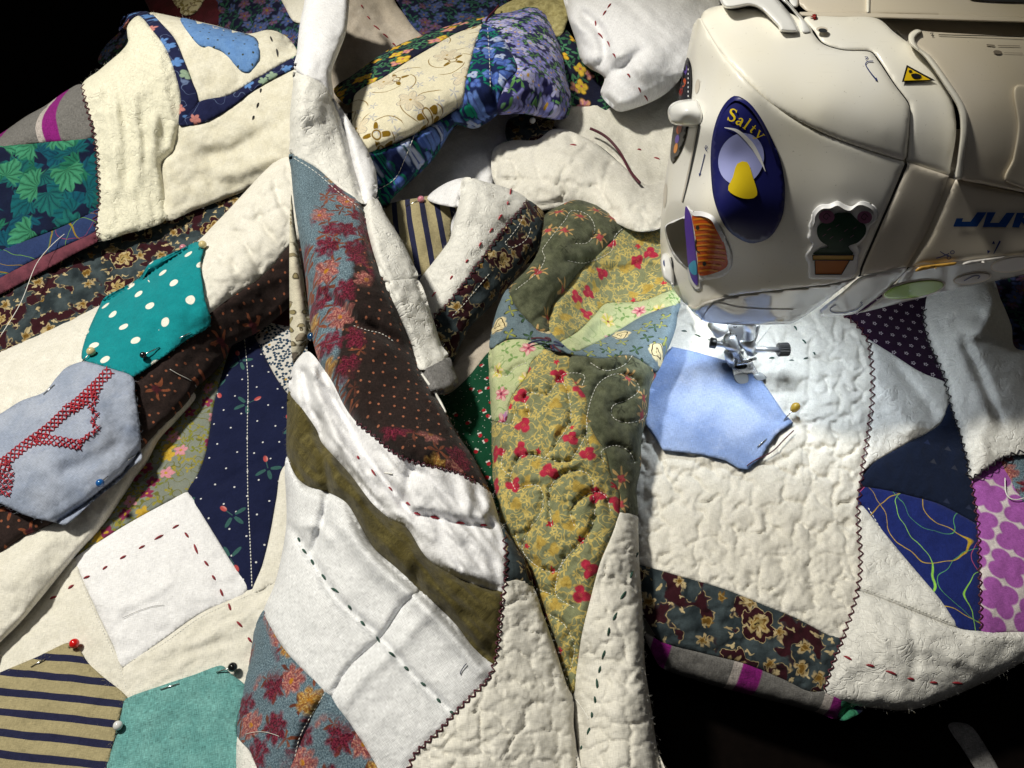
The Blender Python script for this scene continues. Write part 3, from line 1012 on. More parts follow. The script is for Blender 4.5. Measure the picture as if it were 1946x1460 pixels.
def simple(name, col, rough=.5, metal=0.0, spec=.5, coat=0.0, emit=None, trans=0.0, noise=0.0, bump=0.0):
    m = bpy.data.materials.new(name); m.use_nodes = True
    b = m.node_tree.nodes["Principled BSDF"]
    b.inputs['Base Color'].default_value = (*col, 1)
    b.inputs['Roughness'].default_value = rough; b.inputs['Metallic'].default_value = metal
    b.inputs['Specular IOR Level'].default_value = spec; b.inputs['Coat Weight'].default_value = coat
    b.inputs['Coat Roughness'].default_value = .08
    b.inputs['Transmission Weight'].default_value = trans
    t = m.node_tree
    tc = t.nodes.new('ShaderNodeTexCoord')
    n = t.nodes.new('ShaderNodeTexNoise'); n.inputs['Scale'].default_value = 220.0; n.inputs['Detail'].default_value = 5.0
    t.links.new(tc.outputs['Object'], n.inputs['Vector'])
    if noise:
        mx = t.nodes.new('ShaderNodeMix'); mx.data_type = 'RGBA'
        mx.inputs[6].default_value = (*[c * (1 - noise) for c in col], 1); mx.inputs[7].default_value = (*[min(1, c * (1 + noise)) for c in col], 1)
        t.links.new(n.outputs[0], mx.inputs[0]); t.links.new(mx.outputs[2], b.inputs['Base Color'])
    if bump:
        bn = t.nodes.new('ShaderNodeBump'); bn.inputs['Strength'].default_value = bump; bn.inputs['Distance'].default_value = .0002
        t.links.new(n.outputs[0], bn.inputs['Height']); t.links.new(bn.outputs[0], b.inputs['Normal'])
    # slight, uneven gloss
    mr = t.nodes.new('ShaderNodeMapRange'); mr.inputs[3].default_value = max(0, rough - .06); mr.inputs[4].default_value = min(1, rough + .08)
    n2 = t.nodes.new('ShaderNodeTexNoise'); n2.inputs['Scale'].default_value = 35.0; n2.inputs['Detail'].default_value = 4.0
    t.links.new(tc.outputs['Object'], n2.inputs['Vector'])
    t.links.new(n2.outputs[0], mr.inputs[0]); t.links.new(mr.outputs[0], b.inputs['Roughness'])
    return m


M = {}
M['white'] = plain("white_cotton", (.82, .82, .845), (.78, .78, .805), var=.03)
M['white2'] = plain("white_twill", (.80, .81, .83), (.76, .77, .79), var=.03, weave=1.6)
M['muslin'] = plain("cream_muslin", (.74, .715, .64), (.69, .665, .585), var=.03)
M['quiltcream'] = plain("cream_quilted_cotton", (.75, .725, .66), (.70, .675, .605), var=.03, bstr=.45)
M['cream'] = plain("ivory_flannel", (.71, .68, .575), (.64, .605, .49), var=.04, sheen=.08)
M['brocade'] = brocade("ivory_brocade", (.76, .75, .71))
M['brocade2'] = brocade("cream_brocade", (.73, .705, .57))
M['beige'] = plain("beige_lining", (.52, .46, .39), (.46, .40, .33), var=.05)
M['olive'] = plain("olive_brushed_twill", (.068, .055, .016), (.115, .096, .034), sc=1.6, weave=2.4, sheen=.10)
M['aqua'] = plain("aqua_linen", (.125, .325, .315), (.165, .385, .37), weave=2.8, var=.05)
M['greystripe'] = stripes("grey_magenta_stripe_linen", [(.40, .36, .34), (.20, .012, .155), (.15, .145, .14)], [.10, .32], 3.9, 'u', .03, weave=2.6)
M['grey'] = plain("grey_linen", (.17, .165, .165), (.22, .215, .21), weave=2.6)
M['maroon'] = plain("maroon_cotton", (.075, .012, .022), (.05, .010, .016))
M['pinkstrip'] = plain("dusty_rose_cotton", (.16, .045, .065), (.10, .03, .045))
M['tealleaf'] = teal_leaf()
M['squig_dim'] = squiggle("faded_blue_squiggle_cotton", (.022, .040, .12), .5)
M['squig'] = squiggle("blue_squiggle_denim", (.012, .022, .14), 1.0)
M['brownfloral'] = brown_floral()
M['browndot'] = dotted_brown()
M['bluebrown'] = blue_bouquet("blue_brown_bouquet_flannel", True)
M['bluebouquet'] = blue_bouquet("blue_bouquet_flannel", False)
M['polka'] = polka()
M['greyblue'] = mottled("grey_blue_mottled_cotton", (.28, .325, .43), (.37, .41, .51), (.21, .26, .39), .5)
M['skyblue'] = mottled("sky_blue_shaded_cotton", (.20, .29, .54), (.35, .44, .67), (.49, .55, .71), .33)
M['calico'] = calico()
M['rosebud'] = rosebud()
M['ditsy'] = ditsy()
M['tanstripe'] = stripes("tan_navy_stripe_cotton", [(.018, .020, .055), (.35, .30, .17)], [.38], .78, 'v', .035, weave=1.4)
M['meadow'] = meadow()
M['berry'] = olive_berry()
M['lime'] = lime_flower()
M['bluerose'] = blue_rose()
M['xmas'] = xmas_green()
M['scroll'] = gold_scroll()
M['yellowgarden'] = garden("black_yellow_flower_cotton", (.006, .007, .020), (.03, .10, .05), [(.60, .36, .03), (.60, .42, .05), (.50, .20, .26)], .85, .6, (.45, .10, .12), 4)
M['tealgarden'] = garden("navy_teal_iris_cotton", (.006, .012, .055), (.003, .10, .065), [(.10, .18, .48), (.42, .48, .64), (.05, .10, .36)], .95, .42, (.06, .09, .30), 3)
M['violetgarden'] = garden("violet_aster_cotton", (.010, .010, .055), (.06, .15, .05), [(.22, .22, .52), (.16, .17, .44), (.42, .42, .62)], .95, .12, (.55, .33, .03), 5)
M['darkgarden'] = garden("midnight_flower_cotton", (.004, .005, .018), (.01, .04, .03), [(.05, .07, .18), (.10, .04, .07), (.03, .05, .14)], .9, .3, (.15, .1, .02), 5)
M['purpledot'] = purple_dot()
M['night'] = night_triangle()
M['quatrefoil'] = quatrefoil()
M['sprig'] = leaf_sprig()
M['navyband'] = navy_rose_band()
M['applique'] = blue_applique()
M['denim'] = blue_bouquet("faded_denim_flower", False)
M['palegold'] = plain("pale_gold_print", (.45, .40, .19), (.30, .26, .11), sc=3.0)

M['t_red'] = simple("red_embroidery_thread", (.24, .012, .022), .65, bump=.3, noise=.3)
M['t_red2'] = simple("scarlet_embroidery_thread", (.38, .012, .03), .6, bump=.3, noise=.3)
M['t_green'] = simple("green_embroidery_thread", (.012, .055, .038), .65, bump=.3, noise=.3)
M['t_burg'] = simple("burgundy_machine_thread", (.075, .008, .020), .6)
M['t_black'] = simple("black_machine_thread", (.012, .010, .014), .6)
M['t_white'] = simple("white_machine_thread", (.80, .79, .74), .6)
M['t_navy'] = simple("navy_thread", (.015, .020, .075), .6)
M['lint'] = simple("pale_lint_fibre", (.75, .73, .68), .8)
M['nap_teal'] = simple('teal_frayed_fibre', (.03, .30, .32), .8)
M['nap_grey'] = simple('grey_blue_frayed_fibre', (.36, .40, .48), .8)
M['nap_aqua'] = simple('aqua_frayed_fibre', (.22, .45, .43), .8)
M['nap_tan'] = simple('tan_frayed_fibre', (.38, .34, .22), .8)
M['nap_brown'] = simple('brown_nap_fibre', (.16, .10, .08), .8)
M['nap_olive'] = simple('olive_nap_fibre', (.26, .25, .15), .8)
M['nap_blue'] = simple('blue_nap_fibre', (.22, .27, .30), .8)
M['wood'] = simple("dark_stained_wood", (.003, .0018, .0014), .8, spec=.05, noise=.5)
M['steel'] = simple("pin_steel", (.62, .62, .60), .22, metal=1.0)
M['chrome'] = simple("chrome", (.86, .87, .88), .26, metal=.85)
M['chromedark'] = simple("dark_nickel", (.10, .10, .10), .28, metal=.8)
M['shell'] = simple("ivory_gloss_plastic", (.80, .785, .74), .36, spec=.45, coat=.2, noise=.015)
M['shell2'] = simple("warm_grey_plastic", (.60, .55, .48), .38, spec=.5, noise=.02)  # same ivory, darkened and warmed: the arm's shade is put into the colour
M['whiteplastic'] = simple("white_gloss_plastic", (.78, .78, .77), .22, coat=.3)
M['gap'] = simple("dark_joint", (.02, .022, .025), .6)
for n, c in dict(navyink=(.012, .014, .11), black=(.008, .008, .012), yellow=(.72, .53, .015), white=(.78, .78, .80), lav=(.36, .39, .74),
                 orange=(.62, .085, .006), amber=(.72, .24, .01), violet=(.09, .035, .36), cyan=(.04, .36, .62), charcoal=(.03, .027, .024),
                 jblue=(.006, .055, .24), lime=(.36, .62, .08), green=(.006, .035, .018), rose=(.20, .075, .15), rust=(.42, .13, .02),
                 redbit=(.22, .015, .012), tan=(.52, .30, .06), warn=(.70, .46, .01), greyprint=(.20, .17, .14), blueprint=(.02, .035, .16),
                 pinkp=(.55, .22, .26), btn=(.62, .60, .58)).items():
    M['i_' + n] = simple("printed_" + n, c, .38, spec=.3, noise=.04)
for n, c in dict(pearl=(.62, .52, .26), pinkpearl=(.55, .20, .26), black=(.008, .008, .009), blue=(.01, .10, .34), red=(.62, .012, .012), white=(.74, .74, .74),
                 navy=(.012, .05, .13), gold=(.52, .33, .04)).items():
    M['p_' + n] = simple("pin_head_" + n, c, .12, coat=.6)


def grime(mat, base):
    """handled plastic: faint yellowing, dust specks, hairline scuffs"""
    t = mat.node_tree; b = t.nodes["Principled BSDF"]
    tc = t.nodes.new('ShaderNodeTexCoord')
    def nz(sc, det, stretch=None):
        n = t.nodes.new('ShaderNodeTexNoise'); n.inputs['Scale'].default_value = sc; n.inputs['Detail'].default_value = det
        if stretch:
            mp = t.nodes.new('ShaderNodeMapping'); mp.inputs['Scale'].default_value = stretch; mp.inputs['Rotation'].default_value = (.4, .7, .3)
            t.links.new(tc.outputs['Object'], mp.inputs[0]); t.links.new(mp.outputs[0], n.inputs['Vector'])
        else: t.links.new(tc.outputs['Object'], n.inputs['Vector'])
        return n.outputs[0]
    def ramp(src, a, c):
        r = t.nodes.new('ShaderNodeMapRange'); r.inputs[1].default_value = a; r.inputs[2].default_value = c
        t.links.new(src, r.inputs[0]); return r.outputs[0]
    def mixc(A, col, f, k):
        mm = t.nodes.new('ShaderNodeMath'); mm.operation = 'MULTIPLY'; mm.inputs[1].default_value = k; t.links.new(f, mm.inputs[0])
        x = t.nodes.new('ShaderNodeMix'); x.data_type = 'RGBA'; t.links.new(mm.outputs[0], x.inputs[0])
        if isinstance(A, tuple): x.inputs[6].default_value = (*A, 1)
        else: t.links.new(A, x.inputs[6])
        x.inputs[7].default_value = (*col, 1); return x.outputs[2]
    c = mixc(base, tuple(q * w for q, w in zip(base, (.97, .93, .80))), ramp(nz(14, 3), .45, .7), .8)
    c = mixc(c, (.32, .29, .24), ramp(nz(900, 2), .70, .78), .55)
    c = mixc(c, (.40, .37, .32), ramp(nz(60, 4, (1, 14, 14)), .68, .76), .25)
    t.links.new(c, b.inputs['Base Color'])


grime(M['shell'], (.80, .785, .74)); grime(M['shell2'], (.60, .55, .48))


# ------------------------------------------------------------------ the setting: a dark table
tb = MB()
tb.add(*box_geo((-1.2, -0.5, -0.09), (1.3, 1.5, -0.062)))
tag(tb.build("table", M['wood'], None, smooth_shade=False, origin=(0, 0.3, -0.09)), "dark stained wooden table top under the quilts", kind="structure")


def root_at(name, px, py, z, label, cat, group=None):
    return empty(name, tuple(at(px, py, z / 1000.0)), label, cat, group)


# ------------------------------------------------------------------ far heap of dark patchwork, upper left
R0 = root_at("patchwork_heap", 420, 60, -20, "dark patchwork heap of maroon and navy prints behind the cream quilt", "quilt")
S0 = Sheet(R0, [(280, 0, 20), (420, 0, 30), (560, 0, 40), (560, 150, 25), (280, 120, 5), (420, 90, 18), (230, 60, 5), (600, -60, 45), (300, -60, 15)], seed=2)
S0.panel("maroon_patch", [(270, -40), (440, -40), (425, 20), (405, 60), (300, 60), (284, 20)], M['maroon'], wr=1.0)
S0.panel("printed_triangle_patch", [(322, -30), (395, -30), (376, 20), (352, 30), (335, 14)], M['sprig'], lift=1.5, wr=.4)
S0.panel("midnight_patch", [(405, -40), (620, -40), (620, 160), (540, 170), (430, 90), (412, 40)], M['darkgarden'], wr=1.4)
S0.panel("cream_corner_patch", [(528, -30), (600, -30), (585, 40), (560, 42), (545, 20)], M['muslin'], fuzz=0.03, lift=3, wr=.8)
S0.panel("dark_cuff_patch", [(186, 118), (196, 92), (226, 62), (250, 40), (270, 60), (250, 110), (205, 125)], M['darkgarden'], wr=.8)

# ------------------------------------------------------------------ upper-left quilt
RA = root_at("draped_quilt", 260, 420, 0, "cream quilt with navy border and sky blue applique draped at upper left", "quilt")
A_top = [(-40, 275), (0, 255), (50, 221), (86, 201), (124, 174), (154, 160), (188, 134), (215, 111), (230, 98), (226, 55), (242, 28), (262, 22), (285, 24), (342, 34), (403, 47), (470, 64), (510, 57), (537, 65), (552, 80)]
A_bot = [(181, 455), (190, 457), (235, 446), (302, 424), (369, 400), (436, 375), (477, 357)]
SA = Sheet(RA, [(-40, 275, 34), (0, 255, 40), (160, 160, 56), (240, 30, 66), (350, 35, 70), (550, 70, 62), (470, 64, 66), (0, 470, 14), (180, 450, 17), (300, 420, 15), (470, 360, 14),
                (340, 235, 42), (560, 200, 50), (250, 300, 34), (90, 350, 28), (430, 270, 34), (560, 290, 40), (300, 130, 62), (430, 150, 55), (-40, 550, 8), (90, 490, 12)],
           folds=[(A_top, 34, 16), (A_bot, 10, 3.0)],
           creases=[([(339, 248), (330, 285), (307, 312), (312, 360), (315, 406)], -2.2, 6), ([(262, 150), (255, 220), (262, 300), (250, 380)], 1.8, 13),
                    ([(300, 200), (290, 270), (280, 340)], 1.6, 10), ([(215, 200), (222, 290), (215, 380)], 1.4, 12), ([(380, 300), (450, 280), (520, 240)], -1.8, 14), ([(400, 330), (460, 330), (530, 290)], 2.0, 14)], seed=5)
zzA = [(156, 161), (164, 201), (175, 242), (183, 289), (186, 336), (188, 386), (181, 420), (190, 457)]
SA.panel("grey_striped_patch", [(-40, 275), (0, 255), (50, 221), (86, 201), (124, 174), (156, 161), (164, 201), (175, 262), (67, 273), (-40, 290)], M['greystripe'], rot=12, noseam=A_top, uvs=.9)
SA.panel("teal_leaf_patch", [(-40, 290), (67, 273), (175, 262), (183, 289), (186, 336), (187, 395), (134, 424), (67, 451), (-40, 484)], M['tealleaf'], rot=10, wr=.5)
SA.panel("blue_squiggle_patch", [(-40, 484), (67, 451), (134, 424), (187, 395), (181, 440), (134, 463), (60, 497), (-40, 548)], M['squig_dim'], rot=25)
SA.panel("dusty_rose_strip", [(-40, 548), (60, 497), (134, 463), (181, 440), (188, 457), (134, 487), (67, 524), (-40, 578)], M['pinkstrip'], rot=25)
SA.panel("cream_brocade_patch", [(156, 161), (188, 134), (215, 111), (230, 98), (244, 78), (242, 50), (265, 30), (289, 57), (312, 87), (327, 121), (339, 161), (344, 188), (341, 238), (330, 285), (307, 312), (312, 360), (315, 418), (235, 446), (190, 457), (181, 420), (188, 386), (186, 336), (183, 289), (175, 242), (164, 201)],
         M['brocade2'], fuzz=0.03, rot=-70, wr=.55, wrs=34, noseam=A_top + A_bot, pucker=1.0, pleat=[(78, 20, 1.1)])
SA.panel("navy_border", [(226, 60), (232, 35), (242, 28), (262, 22), (285, 24), (309, 47), (332, 74), (349, 114), (362, 148), (376, 195), (341, 238), (344, 188), (339, 161), (327, 121), (312, 87), (289, 57), (265, 30), (246, 38)],
         M['navyband'], rot=-60, seam=.5, lift=.4, noseam=A_top)
SA.panel("navy_border", [(341, 238), (376, 195), (436, 181), (470, 161), (503, 141), (544, 117), (565, 105), (570, 125), (557, 131), (517, 151), (477, 175), (436, 206), (389, 232)], M['navyband'], rot=20, seam=.5, lift=.4)
upc = SA.panel("cream_patch", [(285, 24), (342, 34), (403, 47), (470, 64), (510, 57), (537, 65), (556, 82), (566, 105), (544, 117), (503, 141), (470, 161), (436, 181), (376, 195), (362, 148), (349, 114), (332, 74), (309, 47)], M['cream'], fuzz=0.03, wr=.4, noseam=A_top)
SA.panel("blue_applique", [(343, 35), (361, 67), (379, 87), (396, 92), (420, 97), (440, 117), (460, 136), (477, 136), (492, 114), (493, 87), (483, 70), (436, 56), (386, 44)], M['applique'], lift=.9, seam=.7, seamw=4, wr=.2, skirt=1.2, parent=upc)
SA.dashes([(515, 72), (528, 100)], M['t_black'], upc, length=13)
lowc = SA.panel("cream_patch", [(341, 238), (389, 232), (436, 206), (477, 175), (517, 151), (557, 131), (575, 128), (575, 300), (540, 310), (477, 357), (436, 375), (369, 400), (315, 418), (312, 360), (307, 312), (330, 285)], M['cream'], fuzz=0.03, wr=.7, wrs=36, noseam=A_bot)
SA.dashes([(497, 172), (490, 200), (482, 224)], M['t_black'], lowc, length=8)
SA.zigzag(zzA, M['t_burg'], RA, pitch=6.0, amp=4.2)

# ------------------------------------------------------------------ left: flower band, quilted band, dotted brown
RB = root_at("quilted_band", 220, 760, -5, "cream quilted band with brown dotted border under the pinned hexagons", "quilt")
SBf = Sheet(RB, [(0, 560, 4), (190, 455, 6), (470, 360, 8), (0, 665, -2), (190, 580, 0), (400, 440, 4), (90, 560, 4)], seed=9)
SBf.panel("flower_print_patch", [(-40, 540), (60, 490), (150, 440), (300, 395), (480, 330), (500, 350), (440, 440), (380, 480), (260, 560), (191, 600), (67, 655), (-40, 700)], M['brownfloral'], rot=20, quilt='stipple', cell=51, amp=1.21, wr=.4)
SBf.thread([(0, 640), (40, 575), (70, 500), (110, 455), (150, 425), (178, 396)], M['t_white'], RB, "white_basting_thread", lift=10.0)
ctB = [(555, 285, 40), (555, 460, 32), (470, 400, 36), (400, 450, 26), (430, 530, 32), (400, 590, 24), (0, 665, 2), (0, 780, 16), (100, 650, 10), (100, 730, 20), (191, 579, 8), (200, 680, 22), (300, 560, 24), (320, 650, 22),
       (430, 675, 2), (545, 560, 10), (100, 995, 10), (0, 1050, 8), (270, 850, 8), (340, 780, 6), (60, 880, 22), (200, 860, 18), (-50, 900, 20), (160, 960, 12), (500, 540, 20)]
B_low = [(560, 575), (500, 625), (440, 658), (430, 678), (403, 712), (374, 735), (366, 752), (336, 786), (302, 819), (268, 856), (230, 905), (160, 960), (100, 998), (50, 1023), (0, 1057), (-50, 1085)]
B_up = [(550, 283), (503, 325), (470, 360), (436, 397), (403, 431), (376, 458), (300, 510), (191, 579), (134, 608), (67, 638), (0, 665), (-50, 690)]
SB = Sheet(RB, ctB, folds=[(B_low, 16, 7), (B_up, 26, 9)],
           creases=[([(435, 430), (470, 470), (500, 530)], -1.6, 6), ([(480, 380), (500, 430), (545, 480)], -1.6, 6), ([(400, 480), (440, 500), (470, 540)], -1.5, 6), ([(520, 320), (530, 380), (560, 430)], -1.6, 6), ([(440, 400), (470, 420), (520, 400), (550, 390)], -1.2, 5)], seed=12)
SB.panel("cream_quilted_patch", [(575, 270), (550, 283), (503, 325), (470, 360), (436, 397), (403, 431), (376, 458), (300, 510), (191, 579), (134, 608), (67, 638), (0, 665), (-50, 690), (-50, 815), (0, 800), (110, 740), (220, 690), (300, 660), (396, 598), (436, 567), (487, 534), (523, 500), (550, 467), (575, 450)],
         M['quiltcream'], fuzz=0.03, rot=30, quilt='stipple', cell=49, amp=1.51, noseam=B_up, wr=.35)
SB.panel("brown_dotted_patch", [(-50, 815), (0, 800), (110, 740), (220, 690), (300, 660), (396, 598), (436, 567), (487, 534), (523, 500), (550, 467), (580, 450), (580, 560), (560, 575), (500, 625), (440, 658), (430, 678), (403, 712), (374, 735), (366, 752), (336, 786), (302, 819), (268, 856), (230, 905), (160, 960), (100, 998), (50, 1023), (0, 1057), (-50, 1085)],
         M['browndot'], fuzz=.004, fuzzmat=M['nap_brown'], rot=35, noseam=B_low, wr=.8, wrs=40)
SB.thread([(320, 700), (345, 715), (370, 726), (374, 740)], M['t_white'], RB, "loose_thread")
RBb = root_at("cream_backing", 120, 1080, -8, "plain cream backing cloth showing below the brown dotted edge", "cloth")
SBb = Sheet(RBb, [(366, 752, 0), (268, 860, 2), (265, 900, -2), (100, 998, 6), (96, 1115, 4), (0, 1057, 6), (0, 1222, 5), (-50, 1100, 6), (-50, 1280, 5), (60, 1100, 12), (200, 950, 4)],
            folds=[([(372, 760), (336, 799), (302, 836), (279, 880), (230, 950), (192, 1003), (146, 1053), (96, 1115), (38, 1184), (0, 1222), (-50, 1280)], 14, 5)], creases=[([(0, 1120), (60, 1060), (120, 1010)], 1.8, 16), ([(40, 1150), (20, 1180)], -1, 8)], seed=15)
SBb.panel("cream_cloth", [(350, 740), (372, 755), (336, 799), (302, 836), (279, 880), (265, 900), (230, 950), (192, 1003), (146, 1053), (96, 1115), (38, 1184), (0, 1222), (-50, 1280), (-50, 1060), (0, 1030), (90, 980), (240, 860), (290, 800)], M['muslin'], fuzz=0.03, seam=.2, wr=.4)

# ------------------------------------------------------------------ lower-left sheet
RC = root_at("flat_quilt", 300, 1200, -10, "patchwork with navy rosebud wedge and white square sewn with red stitches, lower left", "quilt")
SCc = Sheet(RC, [(430, 650, -8), (545, 750, -6), (360, 940, -4), (470, 1120, -4), (0, 1270, -3), (240, 1320, 0), (450, 1300, -2), (240, 1460, 1), (140, 1060, -3), (300, 1100, 2), (560, 1000, -4), (0, 1460, -2), (480, 600, -8), (-50, 1400, -3)],
            creases=[([(350, 960), (470, 890), (540, 850)], -.9, 7), ([(180, 1140), (260, 1150), (330, 1100)], 1.0, 12), ([(210, 1210), (250, 1160), (300, 1140)], -.9, 9), ([(370, 1080), (400, 1100), (440, 1090)], .8, 12), ([(300, 1240), (400, 1210), (480, 1160)], .9, 10)], seed=21)
SCc.panel("flower_calico_patch", [(440, 620), (450, 640), (436, 668), (420, 718), (406, 772), (393, 853), (379, 896), (357, 935), (326, 950), (249, 992), (199, 1023), (142, 1061), (120, 1075), (130, 1030), (230, 920), (270, 850), (350, 740)], M['calico'], rot=40)
nv = SCc.panel("navy_rosebud_patch", [(450, 600), (470, 614), (497, 665), (523, 715), (547, 749), (575, 780), (575, 870), (537, 904), (525, 950), (514, 1011), (499, 1073), (479, 1126), (464, 1115), (430, 1053), (395, 996), (357, 935), (379, 896), (393, 853), (406, 772), (420, 718), (436, 668)], M['rosebud'], rot=70, wr=.5, wrs=50)
SCc.panel("ditsy_leaf_patch", [(470, 614), (483, 605), (520, 615), (575, 632), (585, 690), (575, 780), (547, 749), (523, 715), (497, 665)], M['ditsy'], rot=20)
SCc.panel("maroon_patch", [(470, 614), (480, 585), (500, 570), (575, 540), (585, 640), (520, 622)], M['maroon'], lift=-1)
sq = SCc.panel("white_square_patch", [(357, 935), (395, 996), (430, 1053), (470, 1122), (383, 1165), (307, 1218), (234, 1268), (215, 1226), (184, 1161), (153, 1092), (142, 1061), (199, 1023), (249, 992), (326, 950)], M['white'], fuzz=0.03, wr=.55, wrs=34)
crl = SCc.panel("cream_patch", [(142, 1061), (153, 1092), (184, 1161), (215, 1226), (234, 1270), (252, 1340), (120, 1340), (-50, 1350), (-50, 1200), (40, 1140), (100, 1070)], M['muslin'], fuzz=0.03, wr=.35)
crb = SCc.panel("cream_patch", [(234, 1270), (307, 1218), (383, 1165), (470, 1122), (520, 1095), (560, 1080), (560, 1180), (520, 1240), (500, 1330), (440, 1330), (252, 1340)], M['muslin'], fuzz=0.03, wr=.5, wrs=30, pleat=[(-28, 14, .7)])
SCc.panel("cream_strip", [(537, 890), (580, 860), (580, 1090), (520, 1110), (479, 1128), (499, 1073), (514, 1011), (525, 950)], M['muslin'], fuzz=0.03, lift=.6, wr=.35)
SCc.panel("cream_under_cloth", [(-50, 1330), (120, 1335), (252, 1335), (440, 1320), (520, 1300), (520, 1490), (-50, 1490)], M['muslin'], fuzz=0.03, lift=-1.0)
redsq = np.array([(430, 515), (520, 467), (610, 417), (703, 362), (788, 313), (870, 263)]) * .3835 + (0, 900)
SCc.dashes(redsq, M['t_red'], sq)
SCc.dashes(np.array([(925, 305), (970, 378), (1018, 450), (1060, 518), (1097, 590), (1138, 662)]) * .3835 + (0, 900), M['t_red'], sq)
SCc.dashes(np.array([(350, 563), (265, 616)]) * .3835 + (0, 900), M['t_red'], crl)
SCc.dashes(np.array([(1187, 750), (1240, 825)]) * .3835 + (0, 900), M['t_red'], crb)
SCc.topstitch([(463, 632), (471, 718), (470, 819), (471, 940), (475, 1026), (479, 1120)], M['t_white'], nv, dash=4.5, gap=1.8, r=.0003)
SCc.topstitch([(238, 1262), (307, 1225), (383, 1172), (470, 1132), (525, 1105)], M['t_white'], crb, dash=4, gap=2)
SCc.topstitch([(150, 1092), (178, 1161), (208, 1226), (226, 1266), (240, 1310)], M['t_white'], crl, dash=4, gap=2)


# ------------------------------------------------------------------ pinned hexagons
def hexagon(name, label, src, poly, mat, rot=0, lift=1.3, ctrl_extra=None, folds=(), creases=(), seed=3, **k):
    c = np.mean(poly, 0)
    r = root_at(name, c[0], c[1], float(src.base(np.array([c]))[0]), label, "fabric hexagon", "fabric hexagons pinned to the quilt")
    s = Sheet(r, [(0, 0, 0), (1, 0, 0), (0, 1, 0)], seed=seed)
    s.h = src.h; s.folds = list(src.folds) + list(folds); s.creases = list(creases)
    if 'fuzzmat' in k: k.update(fuzz=.002, noseam=list(poly) + [poly[0]])
    s.panel("fabric", poly, mat, rot=rot, lift=lift, seam=.55, seamw=5, skirt=1.4, pucker=.2, step=5, **k)
    return r, s


_, SHt = hexagon("hexagon_patch", "teal hexagon with white polka dots pinned on the quilted band", SB,
                 [(386, 462), (376, 459), (365, 463), (315, 487), (285, 500), (262, 530), (201, 564), (188, 584), (164, 638), (155, 681), (175, 690), (245, 712), (253, 717), (302, 685), (352, 648), (399, 616), (389, 567), (381, 504), (388, 470)],
                 M['polka'], fuzzmat=M['nap_teal'], rot=20, lift=2.2, wr=.9, wrs=44, creases=[([(270, 520), (300, 600), (290, 690)], -1.5, 18), ([(200, 620), (240, 640), (270, 660)], 1.6, 16)], seed=31)
hexg, SHg = hexagon("hexagon_patch", "grey blue hexagon cross stitched in red pinned below the polka dot one", SB,
                    [(158, 687), (127, 698), (107, 718), (84, 745), (40, 762), (3, 785), (-60, 820), (-60, 940), (0, 957), (50, 980), (100, 992), (127, 996), (180, 950), (230, 911), (248, 890), (269, 873), (268, 856), (265, 802), (257, 752), (252, 717), (215, 702), (175, 690)],
                    M['greyblue'], fuzzmat=M['nap_grey'], rot=-30, lift=3.6, wr=.9, wrs=48, creases=[([(100, 900), (170, 880), (240, 830)], -1.6, 16), ([(60, 790), (130, 770), (200, 730)], 1.2, 18)], seed=34)
_, SHs = hexagon("hexagon_patch", "tan hexagon with navy stripes pinned in the lower left corner", SCc,
                 [(-50, 1300), (0, 1278), (69, 1249), (127, 1222), (146, 1228), (165, 1257), (192, 1283), (241, 1325), (230, 1352), (220, 1395), (209, 1437), (200, 1500), (-50, 1500)], M['tanstripe'], fuzzmat=M['nap_tan'], rot=-6, lift=1.2, wr=.7, wrs=40, seed=36)
_, SHa = hexagon("hexagon_patch", "plain aqua hexagon pinned beside the striped hexagon", SCc,
                 [(240, 1328), (307, 1303), (370, 1282), (420, 1265), (438, 1280), (470, 1312), (450, 1379), (450, 1500), (200, 1500), (209, 1437), (222, 1395), (232, 1350)], M['aqua'], fuzzmat=M['nap_aqua'], rot=15, lift=1.5, wr=.6, wrs=60, seed=38, creases=[([(250, 1380), (330, 1350), (430, 1360)], .6, 12)])


def cross_rows(s, root, line, rows, pitch, mat, size=8.2):
    l = arcres(smooth(line, step=3), pitch)
    t = np.gradient(l, axis=0); t /= np.hypot(*t.T)[:, None]; n = np.stack([-t[:, 1], t[:, 0]], 1)
    for p, d, m in zip(l, t, n):
        for k in rows:
            c = p + m * k * pitch + RNG.normal(0, .5, 2); mb = MB()
            for sg in (1, -1):
                e = (d * 1.0 + m * sg) * size * .62
                q = c + np.linspace(-1, 1, 4)[:, None] * e
                P = s.pts(q, .45 + (.25 if sg > 0 else 0)); P[[0, -1], 2] -= .0004
                mb.tube(P, np.array([.5, 1, 1, .5]) * .00036, 5)
            mb.build("cross_stitch", mat, root)


k2 = lambda L: np.array(L) * .3356 + (0, 450)
cross_rows(SHg, hexg, k2([(615, 762), (560, 820), (500, 880), (440, 935), (385, 975), (330, 1030), (270, 1085), (200, 1140), (130, 1190), (70, 1240), (20, 1275)]), (-.5, .5), 10.5, M['t_red2'])
cross_rows(SHg, hexg, k2([(560, 860), (520, 910), (470, 950), (420, 985)]), (0, 1), 10.5, M['t_red2'])
cross_rows(SHg, hexg, k2([(530, 880), (545, 925), (510, 965), (545, 1005), (520, 1045), (550, 1085), (500, 1125), (450, 1160)]), (0,), 10.5, M['t_red2'])
cross_rows(SHg, hexg, k2([(450, 1160), (380, 1150), (320, 1140), (250, 1130), (200, 1140)]), (0, -1), 10.5, M['t_red2'])
cross_rows(SHg, hexg, k2([(5, 1290), (30, 1340), (25, 1400), (15, 1450)]), (0, -1, 1), 10.5, M['t_red2'])

